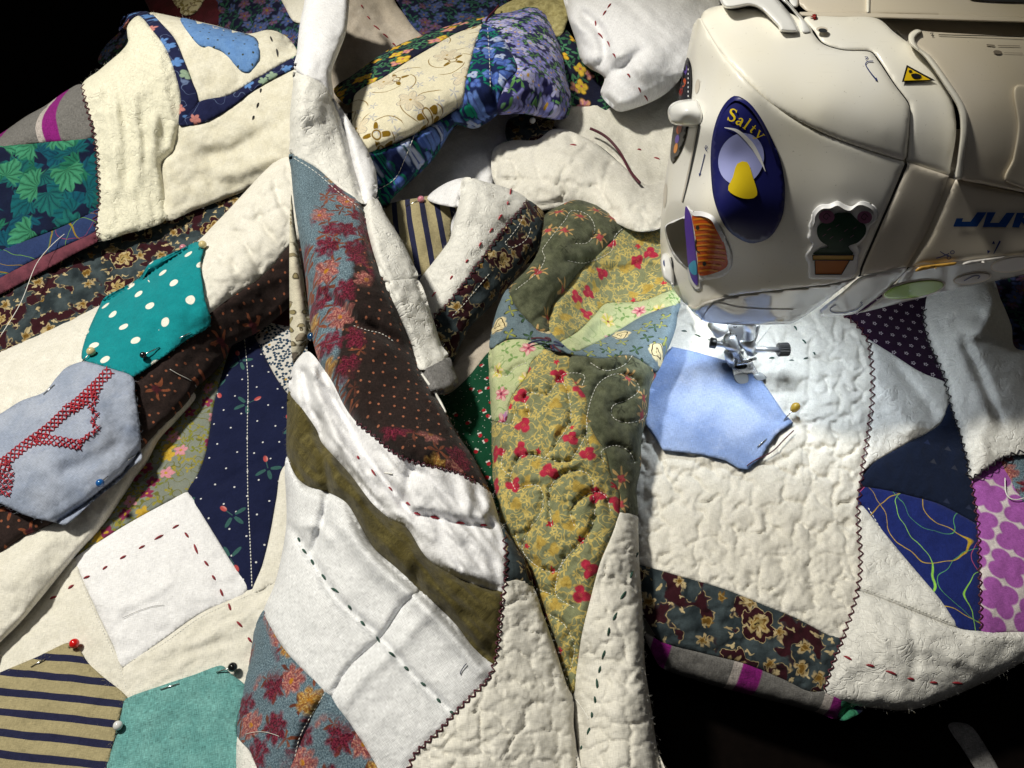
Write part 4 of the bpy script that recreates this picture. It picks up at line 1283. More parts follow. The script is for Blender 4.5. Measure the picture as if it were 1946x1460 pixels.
# ------------------------------------------------------------------ upper centre: beige lining, printed patches, white sheet
RF = root_at("printed_quilt", 900, 200, -10, "patchwork of scroll print, blue iris and violet aster cottons rolled at top centre", "quilt")
SFb = Sheet(RF, [(664, 0, 40), (750, 0, 30), (790, 70, 22), (640, 170, 34), (930, 0, 25), (720, 90, 22), (700, -40, 40), (950, 60, 20), (850, -50, 25)], seed=41, creases=[([(720, 0), (740, 50), (790, 80)], -2, 12)])
bl = SFb.panel("beige_lining", [(640, -40), (752, -40), (750, 0), (768, 27), (800, 66), (850, 90), (760, 140), (680, 210), (620, 200), (620, 100), (640, 40)], M['beige'], fuzz=0.03, wr=.9, wrs=40)
SFb.dashes(np.array([(555, 40), (597, 103), (643, 155), (697, 203), (745, 255)]) * .3356 + (500, 0), M['t_red'], bl, length=11)
SFb.panel("midnight_patch", [(750, -40), (960, -40), (950, 40), (850, 90), (800, 66), (768, 27)], M['darkgarden'], wr=1.2)
ctF = [(640, 175, 48), (735, 97, 50), (870, 44, 50), (930, 20, 50), (1017, 13, 46), (1060, 60, 42), (760, 190, 62), (880, 140, 66), (980, 100, 64), (701, 290, 50), (800, 248, 54), (880, 200, 56), (950, 215, 50), (1077, 190, 40), (1077, 221, 36),
       (1000, 160, 60), (732, 389, 22), (715, 336, 30), (820, 302, 32), (860, 240, 42), (900, 242, 38), (1050, 225, 36)]
F_top = [(634, 171), (668, 144), (735, 97), (802, 67), (869, 44), (920, 30), (970, 23), (1017, 10), (1040, 25), (1052, 52), (1066, 94), (1079, 158), (1086, 188), (1078, 223)]
F_bot = [(732, 392), (750, 373), (787, 339), (824, 302), (858, 248), (868, 238), (905, 244), (946, 217), (997, 217), (1050, 227), (1078, 223)]
SF = Sheet(RF, ctF, folds=[(F_top, 26, 10), (F_bot, 16, 7)], creases=[([(701, 290), (752, 272), (802, 248), (856, 215), (879, 195)], -2.5, 6), ([(925, 45), (935, 120), (940, 215)], -2.0, 5), ([(1000, 130), (1040, 150), (1070, 190)], 2.5, 10), ([(960, 150), (1000, 190), (1050, 215)], -2.5, 10)], seed=44)
SF.panel("yellow_flower_strip", [(634, 171), (668, 144), (735, 97), (802, 67), (869, 44), (920, 30), (918, 44), (866, 64), (819, 91), (775, 117), (728, 148), (688, 168), (673, 183), (660, 200)], M['yellowgarden'], rot=30, noseam=F_top)
SF.panel("gold_scroll_patch", [(673, 183), (688, 168), (728, 148), (775, 117), (819, 91), (866, 64), (918, 45), (906, 74), (896, 111), (886, 151), (879, 195), (856, 215), (802, 248), (752, 272), (701, 290), (678, 255), (669, 232)], M['scroll'], rot=30, wr=.4)
SF.panel("teal_iris_patch", [(918, 45), (950, 64), (977, 111), (983, 134), (963, 158), (945, 200), (946, 217), (905, 244), (868, 238), (858, 248), (824, 302), (787, 339), (750, 373), (732, 392), (700, 380), (690, 320), (701, 290), (752, 272), (802, 248), (856, 215), (879, 195), (886, 151), (896, 111), (906, 74)], M['tealgarden'], rot=60, noseam=F_bot, wr=.7)
SF.panel("violet_aster_patch", [(918, 45), (920, 30), (970, 23), (1017, 10), (1040, 25), (1052, 52), (1066, 94), (1079, 158), (1086, 188), (1078, 223), (1050, 227), (997, 217), (946, 217), (945, 200), (963, 158), (983, 134), (977, 111), (950, 64)], M['violetgarden'], rot=-20, noseam=F_top + F_bot, wr=1.0, wrs=40)
SF.topstitch([(926, 45), (930, 110), (932, 170)], M['t_white'], RF)
SF.topstitch([(935, 50), (980, 60), (1030, 65), (1058, 80)], M['t_white'], RF)
SF.topstitch([(790, 250), (770, 300), (750, 340), (715, 362)], M['t_white'], RF, dash=7, gap=1)
SF.thread([(922, 44), (928, 30), (936, 22), (950, 15), (945, 8)], M['t_burg'], RF, "knotted_thread", r=.0007, lift=1.5)
SFd = Sheet(RF, [(950, 20, 38), (1080, 0, 40), (1054, 54, 36), (1100, 90, 34), (1070, 141, 30), (1150, 130, 20), (1100, 200, 16), (1150, 210, 14)], seed=46)
SFd.panel("pale_gold_patch", [(940, 25), (1000, -10), (1090, -20), (1080, 34), (1060, 70), (1010, 40)], M['palegold'], wr=1.5, wrs=22, lift=2)
SFd.panel("yellow_flower_patch", [(1040, 40), (1070, 50), (1100, 87), (1125, 124), (1160, 130), (1170, 215), (1121, 203), (1080, 196), (1060, 140)], M['yellowgarden'], rot=10, wr=.8)

RW = root_at("white_cloth", 1200, 120, -10, "white cloth with red running stitches bunched left of the machine head", "cloth")
W_edge = [(1074, -30), (1076, 20), (1094, 77), (1104, 114), (1120, 130), (1148, 148), (1142, 180), (1172, 211), (1200, 208), (1250, 188), (1285, 160)]
SW = Sheet(RW, [(1080, 0, 52), (1100, 90, 44), (1150, 150, 40), (1175, 205, 32), (1250, 185, 34), (1300, 120, 52), (1340, 0, 62), (1200, 60, 60), (1220, 130, 54), (1120, 40, 56)],
           folds=[(W_edge, 22, 9)], creases=[([(1100, 20), (1140, 60), (1150, 110), (1130, 130)], -5, 11), ([(1120, 110), (1160, 110), (1200, 90)], 3.0, 12), ([(1150, 140), (1180, 130), (1230, 90)], -3.0, 10), ([(1080, 30), (1110, 60)], 3, 8)], seed=48)
wp = SW.panel("white_patch", W_edge + [(1310, 120), (1360, 40), (1360, -30)], M['white'], fuzz=0.03, seam=0, wr=.5, wrs=40, pleat=[(40, 30, 1.0)])
SW.dashes([(1131, 45), (1139, 66), (1157, 82), (1166, 104), (1194, 143), (1216, 170), (1229, 186)], M['t_red'], wp, length=11)
SW.dashes([(1158, 12), (1150, 24)], M['t_red'], wp, length=10)

# the hollow behind the sleeve: pale lining and a quilted beige roll
RL = root_at("pale_lining", 1000, 330, -30, "pale lining and beige quilted roll lying in the hollow behind the strap", "cloth")
SL = Sheet(RL, [(720, 390, -6), (830, 300, 6), (960, 230, 14), (940, 340, 8), (860, 420, -10), (1060, 240, 16), (1150, 200, 14), (1260, 230, 10), (1180, 300, 10), (1260, 340, 10), (1000, 300, 16), (1090, 320, 24), (1180, 370, 26), (1260, 390, 24), (1000, 380, 10), (1100, 400, 6)], seed=50,
           creases=[([(933, 285), (942, 320), (938, 360)], -4, 9)])
SL.panel("white_lining", [(700, 420), (740, 360), (830, 270), (900, 220), (980, 205), (975, 262), (936, 288), (942, 320), (936, 360), (930, 450), (760, 480)], M['white'], fuzz=0.03, wr=.5)
SL.panel("shaded_lining", [(1040, 215), (1120, 180), (1170, 190), (1290, 150), (1300, 360), (1220, 352), (1180, 312), (1130, 272), (1062, 246)], M['muslin'], fuzz=0.03, wr=.6)
S_thr = [(1118, 243), (1150, 258), (1180, 292), (1196, 325), (1218, 350)]
SL.panel("slate_flower_patch", [(970, 225), (1050, 222), (1040, 262), (1015, 272), (966, 270)], M['brownfloral'], lift=5, wr=.4)
SL.panel("beige_quilted_roll", [(936, 288), (968, 268), (1020, 266), (1050, 246), (1085, 250), (1130, 272), (1180, 312), (1230, 352), (1275, 345), (1275, 420), (1210, 440), (1110, 395), (1030, 400), (1000, 385), (942, 352)], M['quiltcream'], fuzz=0.03, quilt='stipple', cell=68, amp=2.27, lift=6, wr=.6,
         noseam=[(936, 288), (968, 268), (1020, 266), (1050, 246), (1130, 272), (1180, 312)], pucker=1.0)
SL.dashes([(1090, 275), (1215, 285), (1248, 300)], M['t_red'], RL, length=12)
tag(SL.thread(S_thr, M['t_burg'], None, "loose_thread", r=.0009, lift=7.5), "thick burgundy thread curving across the lining behind the green sleeve", "thread")

# ------------------------------------------------------------------ dark green holly print deep in the hollow
RX = root_at("dark_green_cloth", 880, 820, -14, "dark green cloth with tiny white and red sprigs between fold and sleeve", "cloth")
SX = Sheet(RX, [(830, 780, 14), (940, 670, 8), (936, 900, 16), (880, 830, 16), (900, 600, -12), (980, 560, -10), (800, 700, -6)], seed=52)
SX.panel("green_fabric", [(800, 760), (853, 748), (891, 715), (935, 664), (960, 680), (960, 960), (900, 960), (850, 860)], M['xmas'], wr=.4, rot=45)
SX.panel("cream_lining", [(820, 640), (900, 600), (960, 540), (1010, 500), (1020, 560), (960, 690), (935, 668), (891, 718), (853, 752), (800, 765), (780, 700)], M['beige'], fuzz=0.03, wr=.8, lift=-1.5)

# ------------------------------------------------------------------ striped patch and stitched strap
RG = root_at("stitched_strap", 880, 520, 0, "cream strap with red running stitches and flower print edge folded in the hollow", "strap")
SGs = Sheet(RG, [(728, 394, 16), (869, 374, 22), (796, 378, 26), (796, 533, 16), (851, 458, 18), (790, 450, 26), (720, 480, 14)], seed=54,
            folds=[([(728, 394), (756, 383), (796, 376), (817, 372), (869, 372)], 14, 6)], creases=[([(800, 378), (815, 400), (820, 430)], -3.0, 10)])
SGs.panel("striped_patch", [(715, 400), (756, 383), (796, 376), (817, 372), (869, 372), (874, 387), (858, 422), (855, 458), (830, 500), (808, 530), (796, 560), (770, 520), (735, 450)], M['tanstripe'], rot=-80, wr=.5, seam=.2, uvs=.92)
ctG = [(881, 339, 44), (974, 362, 38), (1002, 380, 34), (820, 365, 30), (874, 376, 42), (860, 433, 38), (853, 458, 36), (821, 501, 30), (797, 533, 26), (819, 608, 24), (963, 430, 34), (892, 526, 32), (853, 576, 28), (1034, 408, 26), (1027, 462, 20), (959, 551, 16), (870, 665, 12), (856, 690, 12),
       (920, 400, 44), (870, 490, 36)]
G_in = [(817, 369), (842, 351), (881, 338), (886, 348), (874, 376), (860, 433), (853, 458), (821, 501), (797, 533), (803, 551), (819, 608)]
G_out = [(881, 338), (927, 347), (974, 361), (1004, 380), (1036, 407), (1038, 437), (1029, 464), (999, 503), (959, 553), (927, 588), (892, 624), (870, 667), (856, 692)]
SG = Sheet(RG, ctG, folds=[(G_in, 14, 6), (G_out, 20, 8)], creases=[([(860, 560), (835, 540), (810, 545)], -1.3, 6), ([(905, 350), (890, 390), (880, 440)], 1.6, 12)], seed=56)
SG.panel("white_turnover", [(812, 378), (842, 351), (881, 338), (890, 352), (882, 390), (850, 392)], M['white'], fuzz=0.03, wr=.5, lift=-2)
st = SG.panel("cream_strap", [(881, 338), (927, 347), (974, 361), (1003, 380), (992, 398), (963, 430), (927, 479), (892, 526), (853, 576), (831, 597), (819, 608), (810, 579), (803, 551), (797, 533), (821, 501), (853, 458), (860, 433), (874, 376)], M['brocade'], fuzz=0.03, wr=.8, wrs=30, noseam=G_in + G_out[:4])
SG.panel("flower_print_edge", [(1003, 380), (1036, 407), (1038, 437), (1029, 464), (999, 503), (959, 553), (927, 588), (892, 624), (870, 667), (856, 692), (838, 650), (819, 608), (831, 597), (853, 576), (892, 526), (927, 479), (963, 430), (992, 398)], M['brownfloral'], rot=45, noseam=G_out, wr=.6, uvs=1.15)
k5 = lambda L: np.array(L) * .3562 + (500, 280)
SG.dashes(np.array((-7, -3)) + k5([(1340, 243), (1327, 302), (1285, 375), (1240, 455), (1180, 530), (1107, 613), (1025, 703), (930, 792)]), M['t_red2'], st, length=12, r=.00045)
SG.zigzag([(1001, 382), (992, 398), (963, 430), (927, 479), (892, 526), (853, 576), (831, 597), (819, 608)], M['t_burg'], RG, pitch=6.5, amp=4.5)
SG.topstitch([(995, 410), (985, 430), (970, 450), (960, 462), (975, 470), (1000, 455), (1010, 430)], M['t_white'], RG)
SG.topstitch([(860, 600), (880, 580), (905, 550), (930, 520)], M['t_white'], RG)

# ------------------------------------------------------------------ the centre fold
RD = root_at("folded_quilt", 720, 1100, -20, "tall centre quilt fold of white, olive and blue brown flower flannel", "quilt")
D_left = [(580, -40), (579, 0), (570, 44), (564, 101), (557, 161), (551, 218), (551, 268), (552, 292), (553, 323), (557, 387), (566, 447), (576, 508), (584, 572), (589, 640), (576, 668), (556, 695), (549, 744), (545, 800), (544, 838), (546, 868), (541, 891), (544, 951), (544, 997), (537, 1046), (522, 1110), (503, 1148), (501, 1165), (485, 1191), (468, 1274), (451, 1331), (440, 1375), (438, 1420), (438, 1500)]
D_right = [(664, -40), (664, 0), (658, 60), (644, 100), (630, 140), (634, 188), (671, 240), (703, 295), (716, 336), (714, 376), (735, 412), (764, 458), (785, 501), (796, 544), (821, 601), (838, 654), (851, 679), (862, 700), (870, 725), (858, 740), (826, 750)]
D_right2 = [(826, 750), (850, 787), (870, 826), (897, 865), (916, 899), (930, 933), (938, 951), (950, 989), (985, 1043), (1003, 1073), (1012, 1113), (1033, 1170), (1055, 1231), (1077, 1301), (1090, 1331)]
ctD = [(580, -40, 80), (664, -40, 78), (579, 0, 80), (664, 0, 76), (620, 60, 90), (555, 300, 66), (640, 200, 74), (600, 200, 84), (690, 390, 64), (716, 336, 58), (600, 450, 74), (580, 560, 58), (650, 560, 72), (760, 600, 60), (800, 660, 48), (850, 690, 42), (720, 700, 60), (680, 800, 50), (800, 800, 54), (925, 935, 36),
       (560, 690, 42), (600, 730, 48), (548, 870, 30), (545, 1000, 20), (500, 1165, 10), (640, 950, 40), (760, 960, 46), (850, 960, 48), (960, 1100, 36), (940, 1260, 26), (850, 1100, 40), (700, 1150, 30), (600, 1150, 28), (445, 1375, 2), (560, 1350, 20), (480, 1460, 8), (720, 1460, 20), (780, 1460, 22), (850, 1250, 30),
       (1000, 1110, 28), (1040, 1180, 22), (1090, 1330, 10), (1090, 1460, 8), (980, 1330, 22), (930, 1430, 24)]
SD = Sheet(RD, ctD, folds=[(D_left, 26, 14), (D_right, 12, 6), (D_right2, 16, 9), ([(1090, 1331), (1090, 1375), (1095, 1419), (1097, 1500)], 14, 5)],
           creases=[([(640, 170), (655, 255), (668, 302), (690, 390), (699, 440), (714, 494), (732, 536), (756, 593), (781, 654), (799, 704), (826, 750)], -5, 6),
                    # white folds
                    ([(605, 691), (640, 770), (690, 850), (740, 930), (775, 975)], -5.0, 10), ([(575, 690), (585, 760), (612, 842)], -6.2, 10), ([(590, 690), (600, 740), (640, 830), (690, 900)], 4.0, 10),
                    ([(608, 780), (612, 842), (616, 890), (622, 936), (610, 1000), (590, 1060)], -5.0, 9), ([(630, 830), (640, 900), (700, 960)], 4.0, 15),
                    ([(775, 975), (827, 984), (876, 995), (920, 998), (950, 1000)], -5.3, 10), ([(880, 905), (890, 950), (885, 985)], 2.8, 11), ([(915, 925), (925, 960), (915, 990)], 2.8, 10), ([(780, 885), (775, 930), (765, 980)], -3.4, 10),
                    ([(612, 842), (669, 906), (740, 985), (774, 1004), (812, 1061), (870, 1098), (955, 1125)], -4.7, 9),
                    # olive
                    ([(610, 850), (640, 920), (720, 1010), (790, 1090)], 3.7, 18), ([(784, 1030), (800, 1080), (860, 1150), (930, 1230)], 4.7, 15), ([(786, 1080), (800, 1120)], -3.9, 10),
                    ([(548, 868), (586, 925), (623, 936), (661, 959), (708, 1039), (796, 1122), (866, 1187), (938, 1263)], -5.0, 9),
                    # white lower
                    ([(640, 990), (720, 1080), (800, 1150), (880, 1230), (930, 1290)], 3.4, 16), ([(800, 1125), (765, 1152), (726, 1209), (665, 1266), (630, 1323)], -2.2, 6), ([(830, 1150), (790, 1190), (750, 1235), (690, 1290), (650, 1345)], 1.6, 14), ([(830, 1150), (880, 1215), (930, 1275)], -3.1, 9),
                    ([(545, 990), (590, 1060), (640, 1140), (720, 1210), (790, 1290), (865, 1360)], -3.4, 9), ([(560, 1000), (600, 1000), (640, 1040)], 2.5, 11),
                    ([(617, 1325), (580, 1390), (560, 1440)], -3.4, 10),
                    # brown
                    ([(620, 560), (690, 620), (720, 632), (760, 655)], -3.4, 11), ([(600, 640), (650, 700), (740, 820), (830, 870)], 4.7, 30)], seed=60)
k4 = lambda L: [tuple(p) for p in np.array(L, float) * .3356 + (500, 0)]
SD.panel("white_roll", [(580, -40), (579, 0), (570, 44), (564, 101), (561, 134), (611, 158), (634, 188), (630, 140), (644, 100), (658, 60), (664, 0), (664, -40)], M['white'], fuzz=0.03, noseam=D_left[:6] + [(600, -40)], wr=.4)
SD.panel("brocade_patch", [(561, 134), (611, 158), (634, 188), (658, 255), (668, 302), (685, 362), (690, 388), (644, 356), (601, 319), (552, 292), (551, 268), (551, 218), (557, 161)], M['brocade'], fuzz=0.03, noseam=D_left, wr=.6)
SD.panel("white_facing", [(634, 188), (671, 240), (703, 295), (716, 336), (714, 376), (690, 388), (685, 362), (668, 302), (658, 255)], M['white'], fuzz=0.03, noseam=D_right, wr=.5)
SD.panel("brocade_facing", [(690, 388), (714, 376), (735, 412), (764, 458), (785, 501), (792, 530), (732, 536), (714, 494), (699, 440)], M['brocade'], fuzz=0.03, noseam=D_right, wr=.5)
SD.panel("brocade_facing", [(732, 536), (792, 530), (821, 601), (838, 654), (851, 679), (800, 704), (781, 654), (756, 593)], M['brocade'], fuzz=0.03, noseam=D_right, wr=.6)
SD.panel("grey_linen_end", [(800, 704), (851, 679), (862, 700), (870, 725), (858, 740), (826, 750), (810, 728)], M['grey'], noseam=D_right, curve=True, wr=.2)
bbp = SD.panel("flower_flannel_patch", [(552, 292), (601, 319), (644, 356), (690, 388), (699, 440), (714, 494), (732, 536), (756, 593), (781, 654), (800, 704), (826, 750), (850, 787), (870, 826), (897, 865), (916, 899), (930, 933), (902, 914), (872, 899), (827, 887), (778, 876), (744, 857), (714, 831), (676, 801), (654, 771), (631, 725), (608, 691), (593, 640), (585, 572), (578, 508), (568, 447), (559, 387), (553, 323)],
               M['bluebrown'], fuzz=.004, fuzzmat=M['nap_brown'], rot=0, noseam=D_left + D_right2, wr=.9, wrs=50)
SD.panel("leaf_print_patch", [(553, 370), (561, 430), (576, 525), (588, 601), (590, 640), (577, 668), (559, 695), (552, 640), (550, 560), (550, 460)], M['sprig'], rot=80, lift=-7, seam=.2, wr=.4)
wf = SD.panel("white_gathered_patch", [(556, 699), (571, 676), (586, 668), (600, 680), (608, 691), (631, 725), (654, 771), (676, 801), (714, 831), (744, 857), (778, 876), (827, 887), (872, 899), (902, 914), (930, 933), (938, 951), (949, 989), (959, 1027), (963, 1064), (959, 1098), (955, 1125), (921, 1117), (870, 1098), (812, 1061), (774, 1004), (740, 985), (706, 955), (669, 906), (639, 872), (612, 842), (601, 816), (578, 782), (549, 744)],
              M['white'], fuzz=0.03, noseam=D_left + D_right2, wr=.7, wrs=36, pleat=[(52, 20, 3.0)])
SD.panel("olive_patch", [(549, 744), (578, 782), (601, 816), (612, 842), (639, 872), (669, 906), (706, 955), (740, 985), (774, 1004), (812, 1061), (870, 1098), (921, 1117), (955, 1125), (955, 1151), (951, 1180), (946, 1231), (938, 1264), (900, 1231), (866, 1187), (831, 1152), (796, 1122), (756, 1082), (708, 1039), (661, 959), (623, 936), (586, 925), (563, 906), (546, 868), (544, 838), (545, 800)],
         M['olive'], fuzz=.004, fuzzmat=M['nap_olive'], noseam=D_left, rot=40, wr=.5, pleat=[(45, 22, 2.4)])
wl = SD.panel("white_patch", [(546, 868), (563, 906), (586, 925), (623, 936), (661, 959), (708, 1039), (756, 1082), (796, 1122), (765, 1152), (726, 1209), (665, 1266), (630, 1323), (582, 1279), (538, 1231), (507, 1178), (501, 1160), (522, 1110), (537, 1046), (544, 997), (544, 951), (541, 891)], M['white2'], fuzz=0.03, noseam=D_left, rot=40, wr=.5, wrs=40)
wl2 = SD.panel("white_patch", [(796, 1122), (831, 1152), (866, 1187), (900, 1231), (938, 1264), (927, 1292), (900, 1318), (870, 1349), (848, 1375), (813, 1410), (787, 1436), (760, 1500), (735, 1500), (704, 1436), (665, 1375), (630, 1323), (665, 1266), (726, 1209), (765, 1152)], M['white2'], fuzz=0.03, rot=40, wr=.5, wrs=40)
SD.panel("blue_flannel_patch", [(501, 1160), (507, 1178), (538, 1231), (582, 1279), (617, 1312), (590, 1370), (560, 1440), (540, 1500), (500, 1500), (477, 1432), (455, 1406), (440, 1375), (451, 1331), (468, 1274), (485, 1191)], M['bluebouquet'], fuzz=.004, fuzzmat=M['nap_blue'], noseam=D_left, rot=35, wr=.5)
SD.panel("blue_flannel_patch", [(617, 1312), (630, 1323), (665, 1375), (704, 1436), (735, 1500), (540, 1500), (560, 1440), (590, 1370)], M['bluebouquet'], fuzz=.004, fuzzmat=M['nap_blue'], rot=20, wr=.5)
SD.panel("brocade_corner", [(438, 1378), (455, 1406), (477, 1432), (500, 1500), (438, 1500)], M['brocade'], fuzz=0.03, wr=.4)
SD.panel("flower_print_sliver", [(949, 989), (956, 1000), (985, 1043), (1003, 1073), (1012, 1113), (983, 1102), (962, 1106), (963, 1064), (959, 1027)], M['brownfloral'], noseam=D_right2, wr=.4)
SD.panel("cream_quilted_patch", [(962, 1106), (983, 1102), (1012, 1113), (1033, 1170), (1055, 1231), (1077, 1301), (1090, 1331), (1090, 1375), (1095, 1419), (1097, 1500), (760, 1500), (787, 1436), (813, 1410), (848, 1375), (870, 1349), (900, 1318), (927, 1292), (938, 1264), (946, 1231), (951, 1180), (955, 1125)],
         M['quiltcream'], fuzz=0.03, quilt='stipple', cell=48, amp=1.74, noseam=D_right2, wr=.3, pucker=1.0, step=4)
k7 = lambda L: np.array(L) * .4368 + (420, 960)
gs = k7([(338, 150), (362, 200), (398, 253), (445, 315), (497, 372), (557, 443), (617, 515), (683, 583), (740, 648), (807, 712), (883, 780), (950, 852), (1005, 905)])
SD.dashes(gs[:7], M['t_green'], wl, length=13, r=.0006)
SD.dashes(gs[7:], M['t_green'], wl2, length=15, r=.0006)
k6 = lambda L: np.array(L) * .3768 + (420, 650)
SD.dashes(k6([(690, 580), (770, 655), (850, 740), (940, 820)]), M['t_red'], wf, length=11)
SD.dashes(k6([(990, 868), (1080, 887), (1210, 916), (1325, 923)]), M['t_red2'], wf, length=16, r=.0006)
SD.zigzag([(676, 801), (714, 831), (744, 857), (778, 876), (827, 887), (872, 899), (905, 916)], M['t_burg'], RD, pitch=5.5, amp=3.5)
SD.zigzag([(958, 1020), (962, 1050), (961, 1100), (955, 1140), (951, 1180), (946, 1231), (938, 1266), (927, 1292), (900, 1320), (870, 1349), (848, 1375), (813, 1410), (787, 1436), (772, 1475)], M['t_burg'], RD, pitch=7.5, amp=4.5)
SD.topstitch([(558, 300), (600, 327), (640, 362), (686, 398)], M['t_white'], bbp, dash=6, gap=2)
SD.topstitch([(672, 619), (700, 628), (725, 634), (750, 650)], M['t_white'], bbp, dash=5, gap=2)
SD.topstitch([(617, 1318), (590, 1362), (570, 1400), (560, 1440)], M['t_white'], RD, dash=6, gap=2)
SD.thread([(799, 708), (815, 730), (835, 760), (848, 788)], M['t_white'], RD, "piping_cord", r=.0007, lift=.6)
tag(SD.thread(k7([(1040, 745), (1043, 715), (1055, 695), (1078, 686)]), M['t_navy'], None, r=.0002), "short dark blue thread end curled on the white patch", "thread")
tag(SD.thread(k6([(815, 660), (835, 655), (860, 672), (878, 668)]), M['t_white'], None, r=.0003), "short white thread end curled on the gathered white folds", "thread")

# ------------------------------------------------------------------ the green quilted sleeve
RE = root_at("quilted_sleeve", 1080, 950, -10, "green quilted sleeve with yellow and red flower prints beside the machine", "sleeve")
E_outU = [(966, 549), (975, 538), (1001, 512), (1023, 478), (1033, 430), (1037, 407), (1074, 386), (1100, 380), (1143, 394), (1178, 412), (1208, 434), (1232, 436), (1258, 408)]
E_rimR = [(1258, 408), (1284, 551), (1292, 577), (1288, 600), (1283, 629), (1266, 672), (1248, 708)]
ctU = [(975, 540, 58), (1040, 407, 46), (1100, 381, 42), (1178, 413, 36), (1255, 410, 30), (1284, 555, 34), (1050, 500, 56), (1100, 440, 50), (1050, 610, 44), (1090, 560, 38), (1150, 540, 20), (1200, 480, 30), (1220, 560, 20), (1288, 590, 36), (1130, 640, 28), (1180, 620, 22), (1230, 640, 38), (940, 620, 48), (936, 660, 46), (1010, 630, 50), (1100, 672, 46), (1195, 676, 42), (1248, 706, 34), (1260, 610, 32)]
ctU = [(x, y, z * .70) for x, y, z in ctU]
SU = Sheet(RE, ctU, folds=[(E_outU, 18, 8), (E_rimR, 16, 8), ([(966, 549), (949, 577), (936, 620), (931, 663)], 16, 8)], creases=[([(1044, 629), (1044, 603), (1053, 573), (1074, 551), (1105, 512), (1126, 495)], -3.5, 8), ([(1010, 616), (1030, 600), (1050, 590)], -2, 7), ([(1100, 640), (1140, 600), (1200, 585)], 3.5, 14)], seed=70)
q8 = lambda L: [tuple(p) for p in np.array(L, float) * .4314 + (850, 370)]
QU = [q8([(300, 420), (400, 340), (430, 280), (420, 240), (520, 110), (550, 70), (620, 90), (650, 150), (620, 210), (550, 215)]), q8([(530, 290), (610, 300), (720, 250), (740, 180), (800, 130)]), q8([(470, 130), (440, 180), (470, 230)]), q8([(640, 320), (760, 330), (850, 300), (930, 330)])]
ov = SU.panel("olive_berry_patch", [(966, 549), (975, 538), (1001, 512), (1023, 478), (1033, 430), (1037, 407), (1074, 386), (1100, 380), (1143, 394), (1178, 412), (1194, 428), (1161, 461), (1126, 495), (1105, 512), (1074, 551), (1053, 573), (1044, 603), (1044, 629), (1023, 629), (1010, 616), (997, 603), (979, 581)], M['berry'], fuzz=.004, fuzzmat=M['nap_olive'], rot=60, quilt=QU, amp=2.4, noseam=E_outU, wr=.8, wrs=34)
SU.panel("sage_sprig_patch", [(1194, 428), (1208, 434), (1232, 436), (1258, 408), (1284, 551), (1264, 556), (1217, 573), (1152, 577), (1130, 599), (1100, 629), (1066, 650), (1044, 629), (1044, 603), (1053, 573), (1074, 551), (1105, 512), (1126, 495), (1161, 461)], M['meadow'], fuzz=.004, fuzzmat=M['nap_olive'], rot=20, quilt=QU, amp=2.0, noseam=E_outU, wr=.9, wrs=40)
SU.panel("lime_flower_patch", [(1066, 650), (1100, 629), (1130, 599), (1152, 577), (1217, 573), (1264, 556), (1284, 551), (1292, 577), (1260, 586), (1217, 603), (1174, 629), (1126, 655), (1092, 668)], M['lime'], rot=10, noseam=E_rimR, wr=.8, pucker=1.0)
SU.panel("blue_rose_patch", [(966, 549), (979, 581), (997, 603), (1010, 616), (1023, 629), (1044, 629), (1066, 650), (1040, 662), (1001, 646), (962, 646), (931, 663), (936, 620), (949, 577)], M['bluerose'], rot=70, wr=.5)
SU.panel("blue_rose_patch", [(1040, 662), (1066, 650), (1092, 668), (1126, 655), (1174, 629), (1217, 603), (1260, 586), (1292, 577), (1288, 600), (1283, 629), (1266, 672), (1248, 708), (1230, 694), (1195, 676), (1143, 681), (1100, 676)], M['bluerose'], rot=25, noseam=E_rimR, wr=.7)
for l in QU[:2]: SU.topstitch(l, M['t_white'], ov, dash=5, gap=1.4, r=.0002)
ctE = [(932, 663, 44), (1001, 646, 50), (1240, 705, 38), (1080, 676, 54), (1180, 690, 50), (938, 830, 36), (1010, 800, 50), (1080, 850, 56), (1150, 850, 50), (1220, 850, 32), (950, 990, 26), (1030, 960, 46), (1080, 1050, 44), (1130, 980, 46), (1210, 980, 28), (1001, 1069, 26), (1045, 1196, 20), (1088, 1315, 8), (1090, 1180, 30),
       (1123, 1135, 34), (1180, 1050, 40), (1213, 1069, 28), (1160, 1200, 36), (1220, 1180, 26), (1100, 1260, 14), (1170, 1340, 32), (1237, 1353, 18), (1256, 1460, 14), (1095, 1460, 6), (1170, 1460, 28), (1100, 1380, 8)]
ctE = [(x, y, z * .70) for x, y, z in ctE]
E_l = [(931, 663), (929, 706), (931, 741), (935, 801), (935, 879), (937, 931), (948, 991), (970, 1026), (1001, 1069), (1023, 1135), (1045, 1196), (1066, 1266), (1088, 1318), (1090, 1375), (1095, 1419), (1095, 1500)]
E_r = [(1248, 708), (1236, 737), (1231, 784), (1219, 836), (1218, 888), (1210, 931), (1212, 978), (1213, 995), (1215, 1069), (1221, 1157), (1226, 1266), (1239, 1353), (1248, 1419), (1262, 1500)]
SE = Sheet(RE, ctE, folds=[(E_l, 18, 9), (E_r, 24, 13)], creases=[([(1088, 1318), (1105, 1370), (1100, 1440)], -3, 9), ([(930, 700), (960, 720), (1000, 715)], -1.5, 8)], seed=73)
